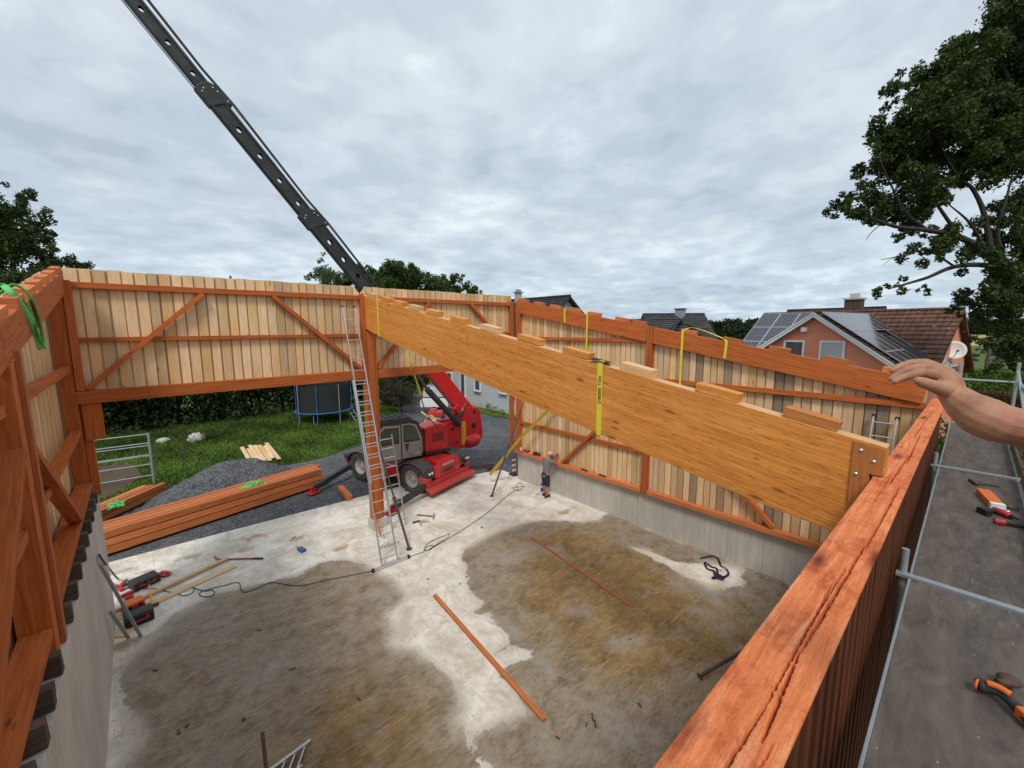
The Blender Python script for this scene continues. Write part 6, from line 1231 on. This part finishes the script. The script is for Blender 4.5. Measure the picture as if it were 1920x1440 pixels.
b = MB(); b.obox(HP(1.1, 8.9, 7.35), (ha, hr, UZ), (.42,.35,.52)); ch_ = b.build('chimney', M['oldwood'], ph); b = MB(); b.obox(HP(1.1, 8.9, 7.92), (ha, hr, UZ), (.5,.43,.05)); b.obox(HP(1.1, 8.9, 8.12), (ha, hr, UZ), (.22,.2,.13)); b.build('chimney_cap', M['conc'], ch_)
b = MB(); b.obox(HP(3.2, 9.2, 6.98), (ha, hr, UZ), (.3,.3,.32)); b.build('chimney', M['tile_red'], ph)
ds = Vector(HP(-3.85, 3.4, 5.1)); ds = W(1788, 657, 22.5); aim = Vector((-.93,-.30,.22)).normalized(); t = thing('satellite_dish', 'white satellite dish on the right corner of the pink house', 'satellite dish'); b = MB(); b.lathe([(0,0),(.20,.015),(.40,.06),(.50,.10),(.49,.115),(.38,.075),(.2,.03),(0,.018)], ds, aim, 28); b.build('dish', M['white'], t, smooth=True)
b = MB(); b.tube([ds-UZ*.45+aim*.05, ds+aim*.5-UZ*.12], .018, 6); b.lathe([(0,0),(.05,0),(.05,.1)], ds+aim*.5-UZ*.12, aim, 10); b.build('receiver_arm', M['brownsteel'], t); b = MB(); b.tube([ds-aim*.02, ds-aim*.35-UZ*.05, HP(-3.7, 4.6, 4.2)], .03, 8); b.build('mount', M['galv'], t)
# further dark roof behind the pink house
def gablehouse(name, label, A, B, half, drop, zr, wallmat, roofmat, rows=14, over=.4, hollow=0):
    """ridge from A to B (x, y), slope half width, ridge height"""
    t = thing(name, label, 'house'); A, B = Vector((*A, zr)), Vector((*B, zr)); d = (B-A).normalized(); s_ = Vector((-d.y, d.x, 0)); b = MB(); A2, B2 = A+d*over, B-d*over; hw_ = half-over
    pr = [A2+s_*hw_-UZ*(drop*hw_/half+.15), A2-UZ*.15, A2-s_*hw_-UZ*(drop*hw_/half+.15)]; lo = [Vector((p.x, p.y, -.1)) for p in (pr[2], pr[0])]
    b.prism(pr+lo, B2-A2); b.build('wall', M[wallmat], t)
    for sg_ in (1,-1): b = MB(); roofplane(b, A+s_*sg_*half-UZ*drop, B+s_*sg_*half-UZ*drop, B, A, rows); r_o = b.build('roof', M[roofmat], t)
    b = MB(); b.tube([A+UZ*.04, B+UZ*.04], .1, 8); b.build('ridge_cap', M[roofmat], r_o); return t, d, s_, r_o
gh = gablehouse('house', 'white walled house with dark roof behind the middle of the shed and the crane', (24.9,32.5), (24.9,20.9), 5.4, 4.0, 8.55, 'hwhite', 'tile_dark', 22)
t = gh[0]; b = MB(); b.box((24.5,26.3,8.3),(24.95,26.75,9.15)); c_ = b.build('chimney', M['conc'], t); b = MB(); b.box((24.4,26.2,9.16),(25.05,26.85,9.24)); b.box((24.55,26.35,9.25),(24.9,26.7,9.42)); b.build('chimney_cap', M['galv'], c_)
wx = 19.9
for yy, zz, w_, h_ in ((28.1, 1.5, .75, 2.0), (26.1, 1.75, .8, 1.1), (30.1, 1.95, .9, 1.0), (23.0, 1.9, .8, 1.1)): window(t, (wx-.01, yy, zz), (0,1,0), w_, h_, nrm=(-1,0,0))
b = MB(); b.box((wx-.03, 21.35, -.1), (wx-.005, 32.0, .28)); b.build('plinth', M['conc'], t)
g2 = gablehouse('house', 'distant dark roofed house with small chimney left of the pink house', (41.2,24.4), (46.2,19.9), 6.0, 4.6, 7.55, 'hcream', 'tile_grey', 18)
b = MB(); c_ = Vector((44.1,21.6,7.5)); b.box(c_-Vector((.4,.4,.5)), c_+Vector((.4,.4,.55))); cc = b.build('chimney', M['galv'], g2[0]); b = MB(); b.box(c_+Vector((-.5,-.5,.56)), c_+Vector((.5,.5,.66))); b.build('chimney_cap', M['black'], cc)
g3 = gablehouse('house', 'low dark gabled roof in front of the distant house over the right wall', (37.0,17.2), (40.5,20.6), 2.4, 2.2, 6.4, 'tile_dark', 'tile_grey', 8)
g4 = gablehouse('house', 'long low dark roof between the two dark roofed houses', (39.5,25.5), (38.6,18.8), 3.0, 1.6, 6.9, 'hcream', 'tile_grey', 8)
g5 = gablehouse('house', 'dark ridge of a house just behind the roof of the pink house', (60.9,16.0), (59.4,6.55), 5.5, 4.5, 8.15, 'hcream', 'tile_dark', 12)
# ================================================================ trees and far country
def limb(pts, r0, r1): return ([W(*p) for p in pts], [r0, r1])
px_cl = [(1570,388,24),(1608,392,32),(1648,408,28),(1612,345,24),(1640,300,34),(1665,345,46),(1688,232,46),(1672,180,26),(1712,160,40),(1705,290,58),(1748,225,66),(1752,128,44),(1798,112,48),(1800,190,76),(1765,318,58),(1700,388,44),(1830,105,58),(1868,50,56),(1900,120,76),(1890,225,80),(1852,300,56),(1748,398,40),(1684,440,18),(1770,462,34),(1722,478,30),(1698,528,20),(1662,540,22),(1800,452,44),(1842,430,34),(1850,510,44),(1905,455,44),(1872,580,40),(1822,560,28),(1905,640,36),(1880,400,30),(1915,540,40),(1735,352,40),(1820,260,60),(1700,425,20),(1755,445,28),(1830,480,30),(1885,505,34),(1860,460,30),(1900,420,34),(1905,380,30),(1830,600,22),(1850,620,26),(1885,610,34),(1910,590,36),(1845,650,20),(1880,665,26),(1915,680,26),(1800,585,14),(1640,275,22),(1600,365,20),(1578,400,16),(1840,545,34),(1880,540,36),(1860,690,22),(1900,660,34),(1860,585,34),(1780,575,16),(1680,395,30),(1770,350,34),(1720,330,34),(1915,20,50),(1965,60,90),(1975,220,100),(1980,380,90),(1975,520,80),(1990,640,80),(1640,390,26),(1590,378,20),(1818,340,26),(1730,545,12),(1680,265,30),(1785,130,40),(1845,80,36),(1640,245,16),(1700,140,22),(1896,10,30)]
cl = []; rg = np.random.default_rng(21)
for u, v, rp in px_cl:
    dc = 13.2+rg.uniform(-1.2, 1.6)+(u-1600)*.004; c = W(u, v, dc); rr_ = rp/F*dc
    cl += split(tuple(c), rr_, max(4, int(rp/4.6)), int(u*7+v), .40)
limbs = [limb([(2120,760,17),(2040,640,16),(1960,560,15),(1905,520,14.5)], .30, .14), limb([(1905,520,14.5),(1850,475,14),(1800,445,13.6),(1740,432,13.3),(1680,425,13.1),(1630,408,13),(1580,392,13)], .13, .02), limb([(1860,482,14),(1845,400,14),(1822,352,14),(1795,330,13.8),(1750,250,13.5)], .09, .02), limb([(1905,520,14.5),(1850,498,14),(1790,500,13.5),(1740,520,13.2),(1700,532,13),(1665,542,13)], .10, .02),
    limb([(1960,560,15),(1950,400,15),(1930,250,15),(1880,120,14.5)], .16, .03), limb([(1800,445,13.6),(1765,395,13.4),(1735,350,13.3),(1700,290,13.2)], .06, .015), limb([(1740,432,13.3),(1700,400,13.2),(1672,350,13.1),(1650,300,13)], .05, .012), limb([(1790,500,13.5),(1740,470,13.3),(1700,478,13.1),(1652,487,13)], .035, .008), limb([(1700,478,13.1),(1672,485,13.05),(1655,498,13)], .012, .005),
    limb([(1850,475,14),(1820,420,13.8),(1775,380,13.6)], .06, .015), limb([(1905,520,14.5),(1880,560,14.2),(1840,575,14),(1810,560,13.9)], .07, .015), limb([(1890,505,14.3),(1870,440,14.2),(1885,380,14.1),(1900,320,14.1)], .07, .02), limb([(1660,412,13.1),(1630,440,13),(1625,450,12.9)], .015, .006)]
tree('oak_tree', 'big dark leafed tree reaching in from the right over the pink house', 'tree', limbs, cl, 'leaf_dark', 2100, .125, 22, bark='bark_dark', clumptone=.45, elong=2.0)
cl = []
for u, v, rp in ((20,375,32),(60,400,34),(5,430,50),(70,450,44),(105,475,36),(40,500,60),(120,510,40),(150,505,22),(80,545,60),(10,560,60),(140,560,50),(-60,420,90),(-50,560,90),(165,520,14),(48,368,20),(85,425,22)):
    c = W(u, v, 26+rg.uniform(-2, 2)); cl += split(tuple(c), rp/F*26, max(5, int(rp/4)), int(u*5+v+900), .34)
tree('maple_tree', 'large dark tree above the left wall at the left edge', 'tree', [([W(60,900,27), W(50,700,27), W(30,560,27), W(20,430,27)], [.5,.35,.2,.05]), ([W(45,620,27), W(90,530,26), W(130,500,26)], [.2,.1,.03]), ([W(40,600,27), W(-20,500,27), W(-30,420,27)], [.2,.1,.03])], cl, 'leaf_dark', 620, .22, 31, clumptone=.6)
def far_tree(name, label, blobs, d, mat, n, size, seed, cat='tree', **k):
    cl = []; rr = np.random.default_rng(seed)
    for u, v, rp in blobs: c = W(u, v, d+rr.uniform(-1.5,1.5)); cl += split(tuple(c), rp/F*d, max(5, int(rp/2)), int(u+v*3+seed), .50)
    u0 = blobs[0][0]; top = W(u0, blobs[0][1], d); base = Vector((top.x, top.y, -.1)); return tree(name, label, cat, [([base, base.lerp(top, .5)+Vector((.2,0,0)), top], [.35,.22,.05])], cl, mat, n, size, seed, **k)
far_tree('birch_tree', 'pale feathery tree left of the boom behind the front wall', [(606,510,20),(600,492,9),(585,520,14),(630,518,16),(607,478,5),(620,530,24),(648,520,10)], 42, 'leaf_light', 90, .26, 51)
far_tree('walnut_tree', 'dark green tree right behind the foot of the black boom', [(668,528,22),(650,525,18),(685,512,18),(700,535,22),(640,535,18),(672,505,12)], 44, 'leaf_mid', 120, .30, 52)
far_tree('lime_tree', 'broad round green tree right of the boom above the front wall', [(740,520,28),(718,512,20),(765,515,24),(790,525,24),(735,500,14),(760,545,30),(815,535,20),(705,545,20),(748,498,12),(700,520,18),(775,500,12),(830,545,20)], 44, 'leaf_mid', 130, .30, 53)
far_tree('lime_tree', 'smaller round tree nearest the white house chimney', [(850,530,16),(835,522,11),(870,536,14),(892,545,12),(862,518,9),(845,545,22),(880,552,14),(902,552,7)], 46, 'leaf_mid', 130, .30, 54)
far_tree('poplar_tree', 'tiny tree top peeking over the left part of the front wall', [(432,520,4),(436,528,6)], 46, 'leaf_light', 100, .22, 55)
far_tree('shrub_tree', 'dark green tree behind the copper bush below the front wall', [(745,705,30),(720,720,22),(775,715,24),(800,705,20),(735,745,26),(820,695,14),(765,690,24)], 34, 'leaf_mid', 160, .26, 56)
# right background: clipped hedge, dry hedge, conifers
def hedge(label, mat, lo, hi, n, size, seed, name='hedge'):
    g = np.random.default_rng(seed); k = int(n); P = np.stack([g.uniform(lo[i], hi[i], k) for i in range(3)], 1); f = g.integers(0, 3, k); P[f == 0, 2] = hi[2]+g.normal(size=(f == 0).sum())*.05; P[f == 1, 0] = lo[0]+g.normal(size=(f == 1).sum())*.06
    a = g.normal(size=(k,3)); a /= np.linalg.norm(a, axis=1)[:,None]; b_ = np.cross(a, g.normal(size=(k,3))); b_ /= np.linalg.norm(b_, axis=1)[:,None]; q_ = np.stack([P-a*size/2, P+b_*size/4, P+a*size/2, P-b_*size/4], 1).reshape(-1,3)
    o = mesh_np(name, q_, np.arange(len(q_)).reshape(-1,4), M[mat], g.uniform(0,1,k)); return tag(o, label, 'hedge')
hedge('bright green clipped hedge behind the scaffold end rail', 'leaf_lime', (50,-7,0), (51.4,3.0,2.55), 14000, .20, 61); hedge('low brown dry hedge in front of the bright clipped hedge', 'leaf_brown', (44,-7,0), (45.2,2.4,1.45), 12000, .18, 62)
def conifer(u, d, h, rad, label, seed):
    base = W(u, 700, d); base.z = -.1; g = np.random.default_rng(seed); cl = []
    for i in range(int(h*7)):
        t = g.uniform(.06, 1); z = h*t; rr_ = rad*(1-t)**.8; a = g.uniform(0, 6.28); k_ = g.uniform(.3, 1); cl.append(((base.x+math.cos(a)*rr_*k_, base.y+math.sin(a)*rr_*k_, z-.15*k_), .22+.32*(1-t)))
    tree('conifer', label, 'conifer', [([base, base+UZ*h*.5, base+UZ*h], [.22,.14,.03])], cl, 'leaf_con', 260, .24, seed, squash=.45, elong=3.2)
conifer(1848, 36, 6.0, 2.3, 'blue green conifer in front of the pale field beside the pink house', 71); conifer(1893, 38, 6.6, 2.6, 'taller conifer under the overhanging tree at the right edge', 72); conifer(1930, 35, 6.8, 2.8, 'conifer half outside the right edge', 73)
far_tree('cypress', 'narrow dark evergreen left of the solar roof', [(1400,640,12),(1402,625,9),(1403,614,6)], 60, 'leaf_hedge', 60, .35, 74, cat='evergreen')
# bushes right of the scaffold
for i, (x, y) in enumerate(((14.5,-2.3),(18,-2.9),(23,-3.6),(11,-2.2),(28,-3.0))):
    V, Fc, T = leaves(split((x, y, .9), 1.1, 16, 80+i, .42), 300, .14, 1, 2.2, 80+i); o = mesh_np('shrub', V, Fc, M['leaf_mid'], T); tag(o, 'green garden shrub on the ground beyond the scaffold toe board', 'shrub', 'shrubs beside the scaffold')
# distant wood and hills
rg = np.random.default_rng(90); cl = []
for i in range(900):
    ad = rg.uniform(-14, 30); a = math.radians(ad); dist = rg.uniform(105, 175) if ad > 3.2 else rg.uniform(430, 620); cl.append(((math.cos(a)*dist, math.sin(a)*dist, rg.uniform(.5, 5.6+dist*.012) if ad > 3.2 else rg.uniform(1, 8)), rg.uniform(1.2, 2.3)*(1 if ad > 3.2 else 2.6)))
V, Fc, T = leaves(cl, 28, .95, .9, 1.7, 91, 0, .7, .6); k = np.repeat(np.arange(len(Fc)) >= 0, 1)
tag(mesh_np('distant_wood', V, Fc, M['leaf_hedge'], T), 'dark distant wood along the horizon behind the houses', 'wood', kind='stuff')
hm = NM('haze_tinted_woodland', .95, .05); hm.col(hm.mix(hm.noise(hm.map('Object', (1,1,1)), .004, 8, .6), (.06,.09,.10), (.10,.13,.13)))  # woodland green shifted to blue-grey, with distance haze put into the colour
vv2 = []; fc2 = []
A_n = 90
for i in range(A_n):
    a = math.radians(-40+150*i/(A_n-1))
    for j, (dist, hz_) in enumerate(((1500,0),(1900,.55),(2300,1.0),(2900,.8))): vv2.append((math.cos(a)*dist, math.sin(a)*dist, -1+hz_*(26+15*noise.noise(Vector((i*.13,.5,j*.3)))+8*noise.noise(Vector((i*.4,2.5,0))))))
for i in range(A_n-1):
    for j in range(3): k = i*4+j; fc2.append((k, k+4, k+5, k+1))
tag(mesh_np('hills', vv2, fc2, hm.mat, smooth=True), kind='structure')

# rubble and shrubs in the gap between near wall, scaffold and the pink house
for i, (x, y, r_) in enumerate(((17.5,.55,.35),(19.2,1.1,.45),(21.0,.6,.4),(16.2,1.0,.3))): rock((x, y, .05), r_, ('pale rubble lump outside the near corner, smallest and nearest','pale rubble lump outside the near corner, second nearest','large pale rubble lump outside the near corner','farthest pale rubble lump outside the near corner')[(1,2,3,0)[i]])
for i, (x, y) in enumerate(((24.0,1.6),(24.6,.3),(24.2,2.9),(24.8,-1.0))):
    V, Fc, T = leaves(split((x, y, 1.1), 1.35, 20, 180+i, .42), 260, .16, 1, 2.2, 180+i); o = mesh_np('shrub', V, Fc, M['leaf_mid'], T); tag(o, 'green shrub growing below the right corner of the pink house', 'shrub', 'shrubs below the pink house')
